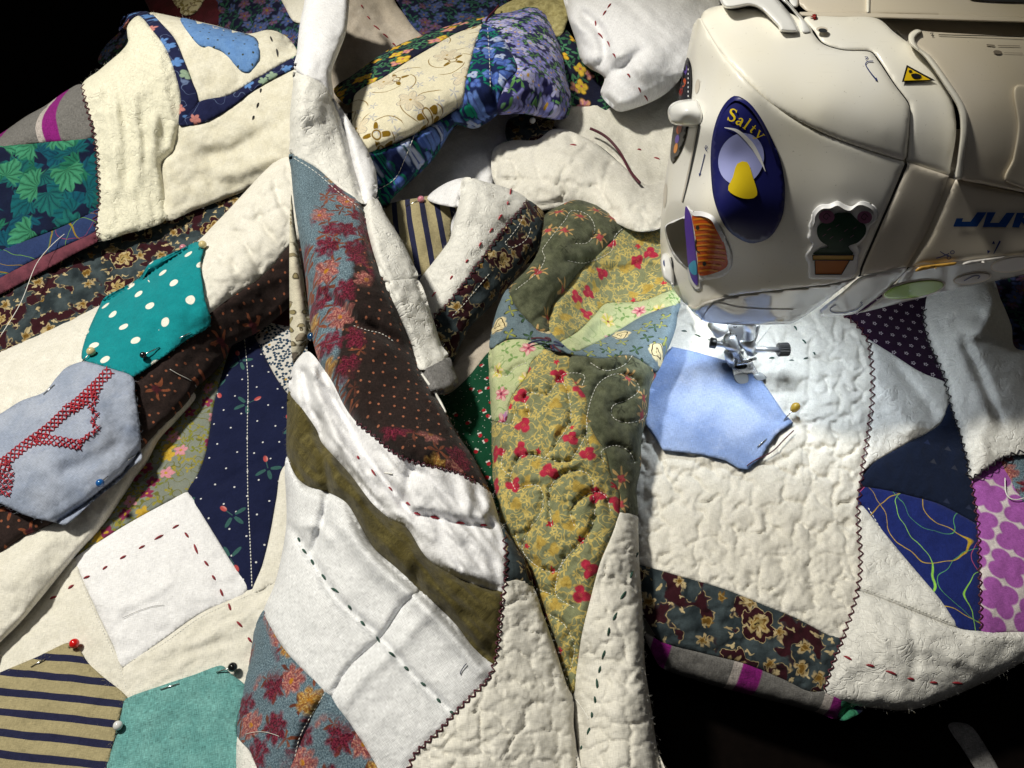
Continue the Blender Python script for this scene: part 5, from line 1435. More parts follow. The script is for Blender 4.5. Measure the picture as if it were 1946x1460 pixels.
QL = [q8(l) for l in ([(630, 740), (700, 775), (780, 750), (820, 700)], [(620, 1100), (615, 980), (660, 840), (740, 790), (820, 810), (845, 860), (800, 900), (730, 930), (730, 980), (790, 1005), (860, 990), (880, 960)],
                      [(430, 1160), (540, 1000), (530, 870), (500, 800), (560, 785), (605, 800), (590, 850)], [(360, 970), (340, 900), (360, 870), (440, 880), (500, 800)], [(300, 1300), (280, 1240), (330, 1150), (430, 1160), (530, 1175), (600, 1080), (620, 1000)],
                      [(460, 1460), (450, 1300), (520, 1225), (600, 1220), (640, 1260), (640, 1310)], [(560, 1460), (545, 1380), (640, 1310), (700, 1330), (720, 1400)], [(690, 1180), (680, 1130), (740, 1105), (800, 1130), (830, 1190)], [(370, 1460), (420, 1380), (410, 1290), (360, 1280), (300, 1300)],
                      [(230, 1000), (280, 1010), (300, 960)], [(200, 780), (260, 800), (300, 760), (350, 740)], [(250, 1120), (240, 1200), (280, 1240)])]
QL += [q8([(640, 1310), (650, 1400), (620, 1500), (560, 1560), (500, 1640), (480, 1760), (560, 1820)]), q8([(370, 1460), (330, 1560), (400, 1640), (480, 1660), (520, 1580)]), q8([(300, 1500), (380, 1720), (460, 1760)]), q8([(450, 1850), (520, 1900), (560, 2000), (540, 2100)])]
SE.panel("lime_flower_patch", [(931, 663), (962, 646), (1001, 646), (1036, 664), (1010, 689), (1001, 715), (971, 758), (962, 801), (945, 803), (935, 801), (931, 741), (929, 706)], M['lime'], rot=20, quilt=QL, amp=2.0, noseam=E_l, wr=.5)
mm = SE.panel("sage_sprig_patch", [(1036, 664), (1060, 676), (1083, 680), (1083, 715), (1113, 754), (1117, 793), (1130, 827), (1152, 862), (1161, 901), (1178, 939), (1178, 974), (1163, 1017), (1141, 1069), (1123, 1135), (1106, 1205), (1097, 1266), (1088, 1318), (1066, 1266), (1045, 1196), (1023, 1135), (1001, 1069), (970, 1026), (948, 991), (937, 931), (935, 879), (935, 801), (945, 803), (962, 801), (971, 758), (1001, 715), (1010, 689)],
              M['meadow'], fuzz=.004, fuzzmat=M['nap_olive'], rot=-30, quilt=QL, amp=3.4, noseam=E_l, wr=1.0, wrs=20, step=5)
mo = SE.panel("olive_berry_patch", [(1083, 680), (1100, 676), (1143, 681), (1195, 676), (1230, 694), (1248, 708), (1236, 737), (1231, 784), (1219, 836), (1218, 888), (1210, 931), (1212, 978), (1195, 976), (1178, 974), (1178, 939), (1161, 901), (1152, 862), (1130, 827), (1117, 793), (1113, 754), (1083, 715)], M['berry'], fuzz=.004, fuzzmat=M['nap_olive'], rot=-15, quilt=QL, amp=2.8, noseam=E_r, wr=.6, step=5)
cq = SE.panel("cream_quilted_patch", [(1178, 974), (1195, 976), (1212, 982), (1213, 995), (1215, 1069), (1221, 1157), (1226, 1266), (1239, 1353), (1248, 1419), (1262, 1500), (1095, 1500), (1095, 1419), (1090, 1375), (1088, 1318), (1097, 1266), (1106, 1205), (1123, 1135), (1141, 1069), (1163, 1017)], M['quiltcream'], fuzz=0.03, quilt='stipple', cell=46, amp=1.66, noseam=E_r, wr=.3, pucker=1.0, step=4)
for l in QL: SE.topstitch(l, M['t_white'], mm, dash=5, gap=1.4, r=.00019)
SE.dashes(k7([(1808, 215), (1783, 300), (1748, 393), (1714, 483), (1687, 550), (1665, 645), (1648, 713), (1635, 773), (1627, 845), (1613, 912), (1592, 985), (1568, 1055), (1548, 1120)]), M['t_green'], cq, length=15, r=.00055)
SE.thread([(1090, 1325), (1110, 1350), (1120, 1370)], M['t_white'], RE, "loose_thread")
kt = empty("thread_tassel", tuple(at(1045, 656, .05)), "knotted navy and burgundy thread tassel on the sleeve seam", "thread tassel")
for i, l in enumerate(([(455, 650), (440, 640), (400, 640), (350, 660)], [(455, 650), (430, 632), (380, 630), (360, 640)], [(460, 655), (480, 670), (500, 660), (525, 668)], [(460, 655), (490, 690), (510, 695)], [(458, 655), (470, 685), (475, 700)], [(455, 650), (460, 630), (440, 622), (420, 636)], [(460, 652), (490, 640), (500, 660), (512, 680)], [(455, 655), (455, 680), (465, 690)])):
    SE.thread(q8(l), M['t_burg'] if i % 2 else M['t_navy'], kt, "strand", r=.0005, lift=2.6)

# ------------------------------------------------------------------ right quilt under the needle
RH = root_at("cream_quilt", 1450, 900, -10, "cream stipple quilted cloth under the presser foot with patches on its right", "quilt")
H_bot = [(1259, 1262), (1271, 1276), (1357, 1303), (1416, 1319), (1495, 1339), (1554, 1355), (1593, 1366), (1613, 1345), (1672, 1347), (1723, 1350), (1770, 1339), (1849, 1307), (1920, 1272), (1990, 1225)]
ctH = [(1200, 560, 2), (1400, 560, 2), (1640, 560, 3), (1250, 700, 2), (1400, 720, 2), (1600, 700, 4), (1220, 900, 0), (1400, 900, 3), (1600, 900, 4), (1215, 1073, -1), (1400, 1050, 5), (1600, 1100, 4), (1215, 1136, -4), (1597, 1213, 2), (1566, 1313, -4), (1259, 1221, -8), (1416, 1262, -3), (1259, 1262, -18), (1416, 1317, -13), (1593, 1364, -12),
       (1720, 750, 6), (1790, 740, 6), (1700, 1000, 4), (1850, 1000, 5), (1946, 1000, 5), (1700, 1250, 6), (1850, 1240, 4), (1946, 1242, -2), (1850, 1305, -8), (1723, 1348, -8), (1650, 1330, -6), (1760, 590, 2), (1800, 900, 4)]
SH = Sheet(RH, ctH, folds=[(H_bot, 22, 9)],
           creases=[([(1637, 1124), (1692, 1144), (1751, 1168), (1818, 1195)], -1.6, 5), ([(1640, 1060), (1660, 1120), (1740, 1230)], 1.0, 16), ([(1650, 700), (1700, 770), (1745, 830)], 3.0, 18), ([(1690, 680), (1740, 740), (1785, 800)], -2.8, 12), ([(1640, 1200), (1720, 1220), (1800, 1240), (1900, 1230)], 1.6, 18),
                    ([(1720, 1170), (1740, 1240), (1730, 1300)], -1.6, 12), ([(1660, 1180), (1690, 1260)], 1.6, 12), ([(1800, 1250), (1870, 1270)], 1.6, 12), ([(1830, 1205), (1900, 1215), (1946, 1212)], 1.4, 10)], seed=80)
zzH = [(1600, 596), (1623, 612), (1648, 644), (1655, 682), (1658, 729), (1656, 776), (1650, 824), (1642, 871), (1637, 910), (1631, 959), (1631, 998), (1635, 1057), (1631, 1116), (1617, 1168), (1601, 1213), (1581, 1266), (1566, 1313)]
hq = SH.panel("cream_quilted_patch", [(1170, 540), (1400, 520), (1600, 540), (1600, 596), (1623, 612), (1648, 644), (1655, 682), (1658, 729), (1656, 776), (1650, 824), (1642, 871), (1637, 910), (1631, 959), (1631, 998), (1635, 1057), (1631, 1116), (1617, 1168), (1599, 1213), (1574, 1207), (1515, 1176), (1456, 1152), (1377, 1120), (1298, 1097), (1215, 1073), (1170, 1060)],
              M['quiltcream'], fuzz=0.03, quilt='stipple', cell=53, amp=2.30, wr=.25, pucker=1.0, step=4)
SH.panel("flower_print_band", [(1170, 1060), (1215, 1073), (1298, 1097), (1377, 1120), (1456, 1152), (1515, 1176), (1574, 1207), (1599, 1213), (1581, 1266), (1566, 1313), (1534, 1313), (1495, 1294), (1416, 1262), (1337, 1242), (1259, 1221), (1231, 1183), (1200, 1140), (1170, 1120)], M['brownfloral'], rot=-18, quilt='stipple', cell=51, amp=1.51, wr=.5)
SH.panel("grey_striped_binding", [(1225, 1205), (1259, 1221), (1337, 1242), (1416, 1262), (1495, 1294), (1534, 1313), (1566, 1313), (1600, 1326), (1593, 1366), (1554, 1355), (1495, 1339), (1416, 1319), (1357, 1303), (1271, 1276), (1250, 1262)], M['greystripe'], rot=-18, noseam=H_bot, pleat=[(70, 9, .5)], uvs=1.0)
SH.panel("teal_binding_end", [(1600, 1326), (1620, 1336), (1640, 1350), (1610, 1368), (1593, 1366)], M['tealleaf'], noseam=H_bot)
lc = SH.panel("brocade_patch", [(1631, 959), (1640, 962), (1672, 1002), (1711, 1050), (1751, 1097), (1790, 1144), (1818, 1191), (1751, 1168), (1692, 1144), (1637, 1124), (1631, 1116), (1635, 1057), (1631, 998)], M['brocade'], fuzz=0.03, wr=.8, wrs=34)
lb = SH.panel("brocade_patch", [(1637, 1124), (1692, 1144), (1751, 1168), (1818, 1193), (1857, 1199), (1924, 1201), (1990, 1198), (1990, 1225), (1920, 1272), (1849, 1307), (1770, 1339), (1723, 1350), (1672, 1347), (1613, 1338), (1566, 1315), (1581, 1266), (1601, 1213), (1617, 1168), (1628, 1125)], M['brocade'], fuzz=0.03, wr=1.1, wrs=50, noseam=H_bot, pucker=.9)
SH.panel("black_triangle_patch", [(1637, 910), (1643, 900), (1664, 877), (1718, 846), (1784, 808), (1803, 767), (1815, 790), (1830, 830), (1845, 880), (1850, 918), (1862, 1000), (1853, 994), (1787, 959), (1743, 946), (1680, 931), (1636, 926)], M['night'], rot=-20, wr=.35)
SH.panel("blue_squiggle_patch", [(1636, 926), (1680, 931), (1743, 946), (1787, 959), (1853, 994), (1857, 1000), (1861, 1057), (1863, 1136), (1865, 1197), (1840, 1198), (1818, 1191), (1790, 1144), (1751, 1097), (1711, 1050), (1672, 1002), (1640, 962), (1631, 959)], M['squig'], rot=-30, wr=.35)
SH.panel("violet_lattice_patch", [(1845, 905), (1869, 893), (1907, 868), (1990, 850), (1990, 1198), (1924, 1201), (1865, 1199), (1863, 1136), (1861, 1057), (1857, 1000), (1850, 950)], M['quatrefoil'], rot=12, wr=.35)
SH.panel("faded_denim_patch", [(1905, 862), (1990, 840), (1990, 985), (1946, 955), (1922, 915)], M['denim'], lift=1.0, wr=.3)
SH.panel("white_triangle_patch", [(1623, 612), (1645, 640), (1702, 677), (1749, 707), (1795, 726), (1801, 748), (1803, 767), (1784, 808), (1718, 846), (1664, 877), (1642, 896), (1637, 910), (1642, 871), (1650, 824), (1656, 776), (1658, 729), (1655, 682), (1648, 644)], M['brocade'], fuzz=0.03, wr=.8, wrs=40, pucker=1.0)
SH.panel("plum_flower_patch", [(1600, 596), (1620, 560), (1762, 530), (1790, 540), (1765, 587), (1762, 612), (1772, 647), (1787, 682), (1801, 726), (1795, 726), (1749, 707), (1702, 677), (1645, 640), (1623, 612)], M['purpledot'], rot=-12, wr=.35)
k3 = lambda L: np.array(L) * .274 + (1200, 560)
SH.zigzag(zzH, M['t_burg'], RH, pitch=8.0, amp=4.8)
SH.zigzag([(1845, 900), (1852, 950), (1859, 1000), (1861, 1057), (1863, 1136), (1864, 1195)], M['t_burg'], RH, pitch=8.0, amp=4.0)
for l in ([(365, 257), (457, 287), (540, 318)], [(973, 440), (1105, 457), (1215, 447)], [(1142, 235), (1198, 327), (1268, 412)]):
    SH.dashes(k3(l), M['t_green'], hq, length=11, r=.0005)
k55 = lambda L: np.array(L) * .3936 + (1180, 900)
SH.dashes(k55([(1098, 890), (1208, 927), (1308, 963), (1400, 990), (1515, 1010), (1627, 1013)]), M['t_red'], lb, length=18)
SH.topstitch([(1640, 1118), (1692, 1137), (1751, 1161), (1815, 1186)], M['t_white'], lc, dash=5, gap=2)
SH.topstitch([(1650, 965), (1690, 1030), (1740, 1095), (1800, 1165)], M['t_white'], lc, dash=6, gap=2)
SH.topstitch([(1825, 1207), (1870, 1211), (1925, 1212)], M['t_white'], lb, dash=8, gap=3)
SH.topstitch([(1745, 712), (1770, 735), (1790, 748)], M['t_white'], lc, dash=6, gap=2)

RJ = root_at("folded_white_cloth", 1860, 760, -5, "dim white cloth with zigzag edge folded under the machine arm at right", "cloth")
J_l = [(1777, 535), (1757, 587), (1756, 612), (1764, 647), (1779, 682), (1797, 726), (1805, 765), (1824, 830), (1839, 880), (1843, 910)]
SJ = Sheet(RJ, [(1777, 559, 8), (1760, 640, 9), (1800, 750, 9), (1840, 900, 8), (1875, 540, 22), (1925, 640, 14), (1946, 670, 12), (1946, 860, 9), (1850, 620, 24), (1880, 760, 17), (1830, 700, 16), (1990, 700, 8)],
           folds=[(J_l, 20, 6), ([(1875, 520), (1903, 572), (1922, 619), (1931, 662), (1990, 676)], 18, 9)], creases=[([(1831, 647), (1850, 685), (1875, 742), (1903, 811)], -4, 10), ([(1800, 620), (1850, 600), (1880, 610)], -3, 12), ([(1890, 560), (1870, 620), (1845, 650)], 2.5, 12), ([(1840, 640), (1900, 660), (1940, 665)], -3, 10), ([(1820, 800), (1840, 850)], -2, 12), ([(1860, 830), (1880, 880)], 1.6, 10)], seed=90)
SJ.panel("white_fabric", J_l + [(1869, 894), (1907, 869), (1990, 845), (1990, 676), (1931, 662), (1922, 619), (1903, 572), (1875, 520)], M['brocade'], fuzz=0.03, noseam=J_l, seam=.4, wr=.7, wrs=44, pucker=1.0)
SJ.zigzag(J_l[1:] + [(1869, 895), (1907, 870), (1946, 857)], M['t_black'], RJ, pitch=8, amp=4.5)
RK = root_at("dark_blue_cloth", 1920, 590, -20, "dark navy printed cloth in shade beneath the machine arm", "cloth")
SK = Sheet(RK, [(1860, 520, -4), (1946, 520, 0), (1946, 690, -6), (1900, 600, -6), (1990, 600, -4)], seed=93)
SK.panel("navy_fabric", [(1840, 500), (1990, 470), (1990, 720), (1900, 690), (1870, 600)], M['darkgarden'], wr=1.0)

# sky blue hexagon under the foot
_, SHb = hexagon("hexagon_patch", "sky blue hexagon with turned hem half sewn under the presser foot", SH,
                 [(1277, 659), (1323, 669), (1378, 685), (1420, 702), (1447, 722), (1468, 752), (1490, 785), (1508, 804), (1479, 823), (1460, 848), (1447, 870), (1422, 893), (1405, 891), (1378, 875), (1331, 864), (1260, 856), (1241, 828), (1225, 806), (1225, 763), (1238, 713), (1255, 683)],
                 M['skyblue'], curve=False, rot=-10, lift=2.6, wr=.5, wrs=60, hem=(9.0, .7), creases=[([(1330, 700), (1335, 740), (1325, 780)], .9, 14)], seed=96)

# ------------------------------------------------------------------ pins and loose threads
def pin(s, head, tip, mat, label, hr=2.0, lift=1.6, egg=1.0):
    h = np.array(head, float); t = np.array(tip, float)
    zt = s.z([t])[0]; zh = s.z([h])[0]
    Ph = at(h[0], h[1], (zh + lift + hr * .6) / 1000); Pt = at(t[0], t[1], (zt + .5) / 1000)
    r = empty("sewing_pin", tuple(Ph - [0, 0, hr / 1000]), label, "pin", "sewing pins in the quilts")
    ax = Ph - Pt; L = np.linalg.norm(ax); ax /= L
    R = hr / 1000
    th = np.linspace(0, np.pi, 11)
    V, F = lathe_geo(Ph, ax, [(-R * egg * math.cos(x), max(R * math.sin(x) * (1 - .12 * (egg > 1) * math.cos(x)), 1e-5)) for x in th], 18)
    mesh_obj("head", V, F, mat, r)
    q = np.array([Pt, (Pt + Ph) / 2, Ph]); V, F = tube_geo(q, .00032, 6)
    mesh_obj("shaft", V, F, M['steel'], r)
    return r


def shaft_bit(s, a, b, root):
    l = np.array([a, (np.array(a) + b) / 2, b]); P = s.pts(l, .55)
    V, F = tube_geo(P, np.array([.5, 1, .5]) * .00036, 6); mesh_obj("shaft", V, F, M['steel'], root)


p = pin(SHt, (173, 668), (152, 693), M['p_pearl'], "pearl headed pin at left corner of the polka dot hexagon", 2.2)
p = pin(SHt, (272, 675), (303, 660), M['p_black'], "black headed pin near the bottom of the polka dot hexagon", 1.7)
shaft_bit(SHt, (340, 643), (363, 632), p)
p = pin(SHt, (385, 465), (377, 474), M['p_pearl'], "cream pearl pin at the top corner of the polka dot hexagon", 2.2)
p = pin(SB, (348, 471), (366, 482), M['p_pinkpearl'], "pink pearl pin left of the polka dot hexagon's top", 2.0)
p = pin(SHg, (190, 918), (205, 905), M['p_blue'], "blue headed pin on the lower edge of the grey blue hexagon", 1.9)
shaft_bit(SHg, (244, 875), (268, 857), p)
shaft_bit(SHg, (82, 750), (104, 731), p)
p = pin(SHs, (141, 1223), (130, 1230), M['p_red'], "red headed pin at the top of the striped hexagon", 2.1)
shaft_bit(SHs, (58, 1268), (86, 1252), p)
p = pin(SHa, (442, 1268), (411, 1278), M['p_black'], "black headed pin at the corner of the aqua hexagon", 2.0)
shaft_bit(SHa, (304, 1311), (341, 1299), p)
p = pin(SHa, (224, 1379), (219, 1396), M['p_white'], "white headed pin between striped and aqua hexagons", 1.9)
p = pin(SD, (592, 640), (584, 612), M['p_navy'], "dark blue pearl pin at the left edge of the flower flannel fold", 2.1)
p = pin(SGs, (800, 379), (772, 392), M['p_pinkpearl'], "dusty pink pin on the striped patch in the hollow", 2.1)
p = pin(SL, (1012, 229), (1003, 240), M['p_white'], "white headed pin in the dark flower patch below the violet print", 2.0, lift=6)
p = pin(SHb, (1511, 775), (1490, 798), M['p_gold'], "gold teardrop pin at the right corner of the sky blue hexagon", 2.2, lift=2.5, egg=1.35)
shaft_bit(SHb, (1439, 850), (1457, 834), p)
tag(SHb.thread(list(map(tuple, k3([(790, 1200), (830, 1160), (900, 1130), (980, 1090), (1030, 1040), (1060, 1000), (1100, 970), (1135, 932)]))), M['t_burg'], None, r=.0003, lift=1.0), "burgundy thread tail trailing from the sky blue hexagon", "thread")
tag(SHb.thread(list(map(tuple, k3([(1140, 940), (1160, 1050), (1165, 1150), (1180, 1310)]))), M['lint'], None, r=.00009, lift=1.5), "fine pale hair lying on the cream quilting by the hexagon", "thread")
tag(SH.thread([(1910, 905), (1912, 945), (1928, 952), (1950, 945)], M['t_white'], None, r=.0003, lift=1.6), "white thread loop on the violet lattice patch", "thread")
tag(SCc.thread([(230, 1176), (265, 1160), (300, 1150), (315, 1150)], M['t_black'], None, r=.00008), "fine dark hair lying on the white square", "thread")
tag(SD.thread(k7([(100, 1000), (150, 985), (210, 990), (260, 1010)]), M['lint'], None, r=.0001), "pale fibre lying on the blue flower flannel", "thread")

# ------------------------------------------------------------------ nap
for s_ in SHEETS: s_.grow()


# ------------------------------------------------------------------ the sewing machine
RM = empty("sewing_machine", (0.16, 0.26, -0.060), "ivory sewing machine with stickers on its head at upper right", "sewing machine")
mb = MB(); mb.add(*box_geo((0.086, 0.248, 0.092), (0.46, 0.272, 0.142))); mb.build("inner_frame", M['shell2'], RM, smooth_shade=False)
mb = MB(); mb.add(*box_geo((0.02, 0.13, -0.060), (0.46, 0.335, -0.012))); mb.build("bed", M['shell'], RM, smooth_shade=False)
mb = MB(); mb.add(*box_geo((0.36, 0.24, -0.012), (0.46, 0.33, 0.16))); mb.build("pillar", M['shell'], RM, smooth_shade=False)

crease = [(1332, 35), (1350, 69), (1373, 104), (1399, 132), (1430, 165), (1468, 199), (1526, 234), (1583, 261), (1641, 282), (1718, 307)]
crease2 = [(1724, 309), (1760, 320), (1804, 335)]
crease3 = [(1818, 340), (1880, 354), (1946, 368), (2050, 392)]
cz = [(1332, 35, 174), (1365, 90, 176), (1399, 132, 176), (1468, 199, 169), (1526, 234, 164), (1583, 261, 159.5), (1650, 285, 154.5), (1718, 307, 149.5), (1814, 339, 141.5), (1946, 368, 132.5), (2050, 392, 125)]
left = [(1319, 45), (1311, 77), (1296, 153), (1284, 230), (1271, 299), (1261, 364), (1256, 422), (1255, 470), (1262, 515), (1282, 553), (1305, 580)]
bev = [(1305, 580), (1322, 585), (1340, 574), (1396, 561), (1488, 550), (1580, 539), (1631, 525)]
bev2 = [(1640, 523), (1680, 516), (1722, 508)]
bev3 = [(1732, 506), (1800, 499), (1880, 491), (1946, 484), (2050, 472)]
bz = [(1305, 580, 66), (1322, 587, 72), (1396, 561, 83), (1488, 550, 90.5), (1580, 539, 96), (1631, 525, 100), (1730, 506, 106), (1830, 496, 107), (1946, 484, 107.5), (2050, 472, 108)]
ff = [(1311, 77, 165), (1296, 153, 147), (1284, 230, 129), (1271, 299, 110), (1261, 364, 92), (1256, 422, 79), (1258, 498, 68), (1282, 553, 64), (1325, 242, 153), (1298, 384, 119), (1400, 300, 148), (1380, 500, 101), (1450, 350, 141), (1450, 450, 118.5), (1520, 400, 131), (1520, 480, 111), (1600, 350, 143.5), (1600, 450, 121.5), (1700, 400, 131.5), (1900, 430, 119.5), (1340, 420, 126), (1330, 500, 100)]
SMf = Sheet(RM, cz + bz + ff, folds=[(left, 20, 7)], lam=8e-3)
pk = dict(wr=0, pucker=0, seam=.55, seamw=4.5, step=6)
seam1 = [(1719, 312), (1696, 368), (1659, 453), (1635, 510), (1631, 525)]
seam1b = [(1724, 316), (1701, 368), (1664, 453), (1640, 509), (1636, 524)]
seam2 = [(1800, 340), (1791, 370), (1760, 444), (1728, 500), (1722, 508)]
seam2b = [(1814, 345), (1803, 370), (1771, 444), (1738, 496), (1732, 506)]
SMf.panel("head_cover", crease + seam1 + bev[::-1][1:] + left[::-1][1:], M['shell'], noseam=left, **pk)
SMf.panel("arm_collar", crease2 + seam2 + bev2[::-1] + seam1b[::-1], M['shell2'], **pk)
SMf.panel("arm_cover", crease3 + [(2050, 472)] + bev3[::-1][1:] + seam2b[::-1], M['shell2'], **pk)
for nm, a, b in (("joint_gap", seam1, seam1b), ("joint_gap", seam2, seam2b)):
    SMf.panel(nm, [(x - 5, y) for x, y in a] + [(x + 5, y) for x, y in b][::-1], M['gap'] if a is seam1 else M['shell2'], lift=-1.6, wr=0, pucker=0, seam=0, step=7, skirt=0)

bot = [(1305, 582), (1322, 599), (1340, 611), (1370, 616), (1407, 618), (1488, 617), (1506, 615), (1545, 592)]
botz = [(1322, 599, 62), (1340, 612, 60), (1407, 618, 58), (1506, 615, 59), (1560, 600, 62), (1609, 600, 64), (1708, 576, 71.6), (1819, 550, 78), (1946, 523, 84), (2050, 500, 89)]
SMb = Sheet(RM, bz + botz, lam=1e-4)
gloss = simple("underside_gloss_plastic", (.60, .58, .54), .07, spec=.8, coat=.8)
SMb.panel("head_underside", [(1307, 580), (1322, 585), (1340, 574), (1396, 561), (1488, 550), (1580, 539), (1628, 527), (1600, 548), (1556, 583), (1506, 615), (1488, 617), (1407, 618), (1370, 616), (1340, 611), (1322, 599)], gloss, **pk)
SMb.panel("collar_underside", [(1636, 526), (1680, 516), (1724, 508), (1690, 548), (1645, 582), (1625, 596), (1598, 600), (1563, 602), (1558, 590), (1604, 553)], gloss, lift=.6, **pk)
SMb.panel("arm_underside", [(1732, 507), (1800, 499), (1880, 491), (1946, 484), (2050, 472), (2050, 500), (1946, 523), (1819, 550), (1708, 577), (1632, 595), (1650, 584), (1695, 548)], gloss, **pk)

# top shells
tz = [(1332, 35, 174), (1353, 15, 177), (1426, 8, 178), (1560, 30, 178.5), (1666, 35, 178), (1729, 69, 178), (1946, 71, 177), (2050, 75, 177), (1480, 120, 176.5), (1600, 150, 174.5), (1700, 160, 172), (1560, 210, 169), (1640, 220, 166.5), (1680, 250, 162), (1780, 200, 166), (1780, 280, 154.5), (1880, 200, 165), (1880, 300, 149), (2050, 300, 143), (1420, 70, 177.5), (1460, 160, 173.5)]
SMt = Sheet(RM, cz + tz, folds=[([(1319, 45), (1332, 28), (1353, 14), (1426, 8), (1500, 12)], 14, 4)], lam=2e-2)
s_top = [(1545, 63), (1564, 84), (1603, 96), (1653, 99), (1668, 115), (1699, 161), (1725, 196), (1729, 215), (1722, 300)]
SMt.panel("top_cover", [(1332, 33), (1353, 14), (1426, 8), (1500, 25), (1540, 50)] + s_top + [(1716, 305)] + crease[::-1][1:-1], M['shell'], noseam=[(1332, 33), (1353, 14), (1426, 8)], **pk)
SMt.panel("thread_cover", [(1548, 60), (1530, 33), (1600, 32), (1666, 35), (1700, 62), (1737, 90), (1768, 115), (1791, 153), (1810, 192), (1817, 249), (1806, 320), (1803, 332), (1722, 307), (1725, 300), (1731, 215), (1727, 195), (1701, 160), (1670, 113), (1654, 97), (1603, 94), (1565, 82)], M['shell'], lift=-1.2, **pk)
SMt.panel("arm_top_cover", [(1733, 84), (1729, 69), (1741, 59), (1775, 61), (1946, 71), (2050, 78), (2050, 390), (1946, 366), (1880, 352), (1820, 338), (1823, 307), (1831, 249), (1827, 207), (1800, 161), (1762, 107)], M['shell2'], lift=1.0, **pk)
SMt.solid("cover_lip", [(1729, 84), (1727, 66), (1741, 56), (1752, 60), (1740, 72), (1745, 88), (1770, 108), (1808, 160), (1836, 207), (1840, 249), (1832, 307), (1828, 340), (1815, 338), (1819, 307), (1825, 249), (1820, 207), (1794, 163), (1757, 110)], M['shell'], bevel=4, drop=2, depth=2, lift=2.6)
SMt.solid("recess", [(1929, 165), (1990, 172), (2050, 175), (2050, 360), (1913, 346), (1925, 300), (1934, 240)], M['shell2'], bevel=5, drop=.8, depth=1, lift=1.9)
SMk = Sheet(RM, [(1520, 30, 172), (1946, 37, 171), (1520, -40, 176), (1946, -40, 176), (1700, 60, 171), (2050, 60, 171)], lam=1e-4)
SMk.panel("back_cover", [(1500, -60), (2060, -60), (2060, 35), (1700, 27), (1538, 24)], M['shell2'], lift=3.0, **pk)
SMk.solid("back_rail", [(1520, 23), (1700, 26), (2060, 36), (2060, 46), (1700, 36), (1525, 31)], M['shell2'], bevel=3, drop=1.5, depth=2, lift=4.4)
SMk.panel("back_plate", [(1650, 36), (2060, 46), (2060, 95), (1760, 110), (1700, 60)], M['shell2'], lift=-2.0, **pk)
SMk.panel("rail_joint", [(1648, -60), (1654, -60), (1652, 24), (1647, 24)], M['shell'], lift=3.5, wr=0, pucker=0, seam=0, step=5, skirt=1)
SMk.panel("dark_slot", [(1840, -40), (2060, -40), (2060, 0), (1846, -1)], M['gap'], lift=3.6, wr=0, pucker=0, seam=0, step=8, skirt=0)
SMk.panel("red_tab", [(1538, 33), (1552, 27), (1553, 35)], M['i_redbit'], lift=6, wr=0, pucker=0, seam=0, step=4, skirt=.4, curve=False)
# folded carrying handle
SMh = Sheet(RM, [(1372, 0, 183), (1426, 10, 183.5), (1480, 55, 181.5), (1540, 60, 179.5), (1484, -10, 182.5), (1520, 40, 181), (1400, -60, 184)], folds=[([(1370, -60), (1374, 12), (1426, 12), (1445, 19), (1462, 35), (1478, 52), (1483, 61), (1518, 62)], 9, 5)], lam=1e-3)
SMh.solid("handle", [(1368, -60), (1374, 12), (1426, 12), (1445, 19), (1462, 35), (1478, 52), (1483, 61), (1518, 62), (1512, 40), (1490, 12), (1476, -8), (1472, -60)], M['whiteplastic'], bevel=7, drop=4.5, depth=6)
SMh.solid("handle_edge", [(1480, -60), (1482, -5), (1498, 12), (1518, 38), (1524, 62), (1541, 62), (1537, 48), (1526, 34), (1506, 12), (1494, -5), (1492, -60)], M['whiteplastic'], bevel=4, drop=3, depth=4, lift=-1)
SMh.solid("handle_hinge", [(1503, -40), (1517, -20), (1517, 12), (1508, 14), (1498, 0)], M['whiteplastic'], bevel=4, drop=3, depth=3, lift=-4)


def decal(s, name, poly, mat, lift=.25, parent=None, curve=True, step=8, skirt=0.0, label=None):
    return s.panel(name, [tuple(p) for p in poly], mat, lift=lift, wr=0, pucker=0, seam=0, step=step, skirt=skirt, curve=curve, parent=parent or RM, label=label)


def stroke(s, name, line, w, mat, lift=.3, parent=None, sm=True, cap=True):
    """printed line of width w (one or per point) on a shell"""
    l0 = np.asarray(line, float)
    l = smooth(l0, step=2.0) if (sm and len(l0) > 2) else linres(l0, step=3.0)
    ww = np.asarray(w, float)
    if ww.ndim:
        a0 = np.concatenate([[0], np.cumsum(np.hypot(*np.diff(l0, axis=0).T))]); a0 /= a0[-1]
        a1 = np.concatenate([[0], np.cumsum(np.hypot(*np.diff(l, axis=0).T))]); a1 /= a1[-1]
        ww = np.interp(a1, a0, ww)[:, None]
    t = np.gradient(l, axis=0); t /= np.maximum(np.hypot(*t.T)[:, None], 1e-6)
    n = np.stack([-t[:, 1], t[:, 0]], 1) * ww / 2
    a, b = l + n, l - n
    A = at(a[:, 0], a[:, 1], (s.base(a) + lift) / 1000); B = at(b[:, 0], b[:, 1], (s.base(b) + lift) / 1000)
    k = len(l)
    return mesh_obj(name, np.vstack([A, B]), [(i, i + 1, k + i + 1, k + i) for i in range(k - 1)], mat, parent or RM)


def disc(c, rx, ry, ang=0, n=20):
    th = np.arange(n) / n * 2 * np.pi; ca, sa = math.cos(math.radians(ang)), math.sin(math.radians(ang))
    x, y = np.cos(th) * rx, np.sin(th) * ry
    return np.stack([c[0] + x * ca - y * sa, c[1] + x * sa + y * ca], 1)


